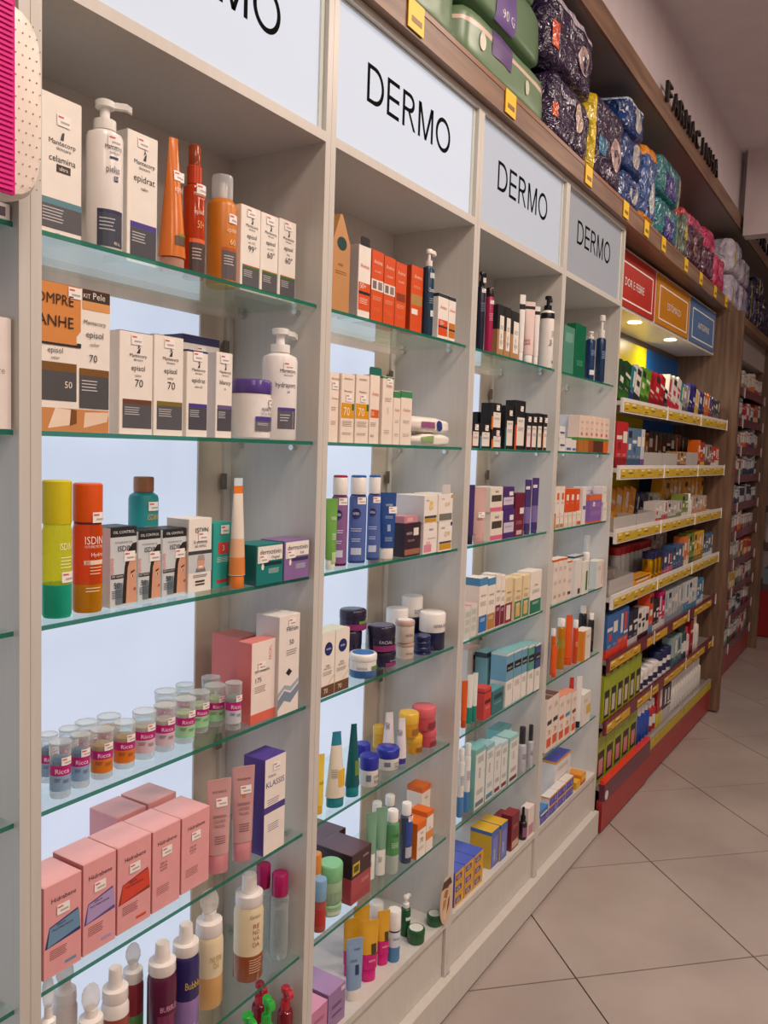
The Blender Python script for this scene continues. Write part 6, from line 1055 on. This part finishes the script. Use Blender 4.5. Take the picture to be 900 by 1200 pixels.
med_row('fourth', UAZ[3], [('n', .34, .07, 0, 0, 'clear plastic tray'), ('b', .30, .035, 'dd961a', 'c87f10', 'flat amber box'), ('c', .06, .13, 'd8a81c', '1c2048', 'golden can with navy cap', 3), ('b', .05, .11, '3a3a6a', 'b8506a', 'violet box', 3), ('b', .05, .13, '3f5f86', '2a4468', 'slate blue box', 4), ('b', .05, .16, 'd8743a', 'e0c8b0', 'orange box', 2), ('b', .05, .17, '6a8a2a', '2a4a1a', 'green box', 2), ('b', .05, .17, 'd8a024', '8a6a14', 'amber box', 4), ('b', .055, .14, '4a6a8a', 'c8ccd0', 'slate and white box', 4)], ly=.02, gap=.008)
med_row('fourth', UAZ[3], [('b', .14, .06, 'c8c0bc', 'a89a9a', 'low grey box', 3), ('c', .06, .15, 'c8ccd0', 'b82a2c', 'silver can with red cap', 8), ('b', .06, .19, 'c8b8b0', 'd86a4a', 'pale box with coral foot', 4)], ly=.15, start=.1, gap=.012, where='back of the fourth medicine shelf')
med_row('fifth', UAZ[4], [('b', .07, .19, '3a6aa8', 'd8402a', 'blue box with red foot', 4), ('b', .07, .16, '20203c', 'c8c4c4', 'navy box with white foot', 2), ('b', .055, .14, W_, '1c1c28', 'white box with dark foot', 3), ('b', .07, .20, 'd8502c', '4a86b8', 'red-orange box with blue foot', 1), ('b', .05, .16, '1c1c22', 'd8d4ce', 'black and white box', 2), ('b', .05, .18, 'c81c6a', 'd8d0cc', 'magenta box', 2), ('b', .06, .17, 'b8bcc0', '8a9aa8', 'silvery box', 6), ('b', .06, .17, 'cfd2d2', '4a8ab0', 'pale box with blue foot', 5), ('b', .05, .15, '3a80a8', 'cfd8dc', 'sky blue box', 3)], ly=.015, gap=.004)
med_row('sixth', UAZ[5], [('p', .085, .2, '9aa81c', 'c8b8a0', 'yellow-green hanging pack', 6), ('j', .08, .10, 'dcd8d4', 'dcd8d4', 'white jar with navy band', 4), ('j', .075, .13, 'dcd8d4', '1d2350', 'white jar with navy lid', 3), ('b', .09, .16, '9ab0b0', '3a6a78', 'grey-teal box', 2), ('t', .06, .2, '2a4a4c', '1c3032', 'dark teal bottle', 2), ('t', .06, .17, 'd8a8a8', 'c83a4a', 'pink bottle with red cap', 1), ('b', .06, .2, '9a2024', '6a1418', 'deep red box', 1), ('t', .08, .2, 'e0d6c4', 'e6e0d4', 'cream bottle', 2)], ly=.015, gap=.006)
med_row('bottom', .215, [('p', .11, .2, '9aa81c', 'c8808a', 'yellow-green hanging pack', 5), ('s', .055, .19, '2348a8', 'e0e0e0', 'bright blue spray bottle', 4), ('t', .05, .16, 'b0282c', 'e0e0e0', 'red bottle', 2), ('b', .1, .2, 'a82428', 'd8c83a', 'red and yellow box', 1), ('b', .08, .18, '1c2040', 'c8c4c4', 'navy box', 2), ('t', .055, .17, 'dcd8d4', 'dcd8d4', 'white bottle', 12)], ly=.03, gap=.006)
med_row('bottom', .215, [('s', .055, .2, '2348a8', 'e0e0e0', 'bright blue spray bottle', 5), ('t', .06, .2, 'dcd8d4', '1c1c20', 'white bottle with black cap', 9)], ly=.12, start=.62, gap=.04, where='back of the bottom medicine shelf')
# ================================================================ far shelving with plum rails: stock
PAL = [('d8d2cc', 'b02436', 'white box with crimson foot'), ('cfc9c4', '8a8480', 'white box with grey foot'), ('a81c30', 'd8d0cc', 'crimson box with white foot'), ('d8d0c6', 'c87a3a', 'white box with tan foot'), ('d8d4ce', '2f6a3c', 'white box with green foot'), ('c8c6c8', '2a3a62', 'white box with navy foot'), ('c0486a', 'e0d4d4', 'rose box'), ('26314e', 'c8c8cc', 'navy box'), ('c89a34', 'e0d4b0', 'mustard box'), ('b0441c', 'e0b080', 'rust box')]
WT = [[0, 1, 0, 3, 1, 3, 0, 1], [2, 0, 2, 1, 2, 0, 9, 4], [1, 0, 4, 1, 3, 0, 5, 1], [0, 4, 4, 0, 2, 5, 5, 7], [8, 1, 6, 1, 5, 7, 7, 5], [1, 0, 6, 2, 1, 3, 1, 0], [6, 2, 6, 0, 1, 9, 9, 2], [1, 4, 2, 7, 8, 1, 3, 1], [4, 8, 8, 2, 1, 7, 5, 1], [1, 2, 7, 1, 5, 1, 2, 1]]
RW = ['top', 'second', 'third', 'fourth', 'fifth', 'sixth', 'seventh', 'eighth', 'ninth', 'bottom']
rr = random.Random(5)
for i, z in enumerate(UBZ):
    x = 5.535; n = 0
    while x < 7.44 and n < 30:
        w = rr.uniform(.07, .105); h = rr.uniform(.10, .165); cat = PAL[WT[i][(n*8//22) % 8] if rr.random() < .75 else rr.randrange(6)]
        o = carton(x, .035 + rr.uniform(0, .01), z-.0115, w, h, f'{cat[2]}, {ORD[n]} along the {RW[i]} plum shelf', c=cat[0], d=.09, bands=[(0, .38, cat[1]), (.8, .86, cat[1])], name='remedy_box', group=f'boxes on the {RW[i]} plum shelf', flap=False)
        x += w + .006; n += 1
for i, z in enumerate((0.4205, 0.8005, 1.1505, 1.5005)):
    for j in range(4): carton(8.13+.16*j, -.09, z, .14, .2, f'dim carton on the far red gondola, {ORD[j]} on its {["lowest", "second", "third", "upper"][i]} shelf', c=['6a7a86', 'a89a9a', '9a2a2c', 'c8c4c0'][(i+j) % 4], d=.1, bands=[(0, .3, '5a3a3a')], name='far_carton', group='cartons on the far gondola', flap=False)
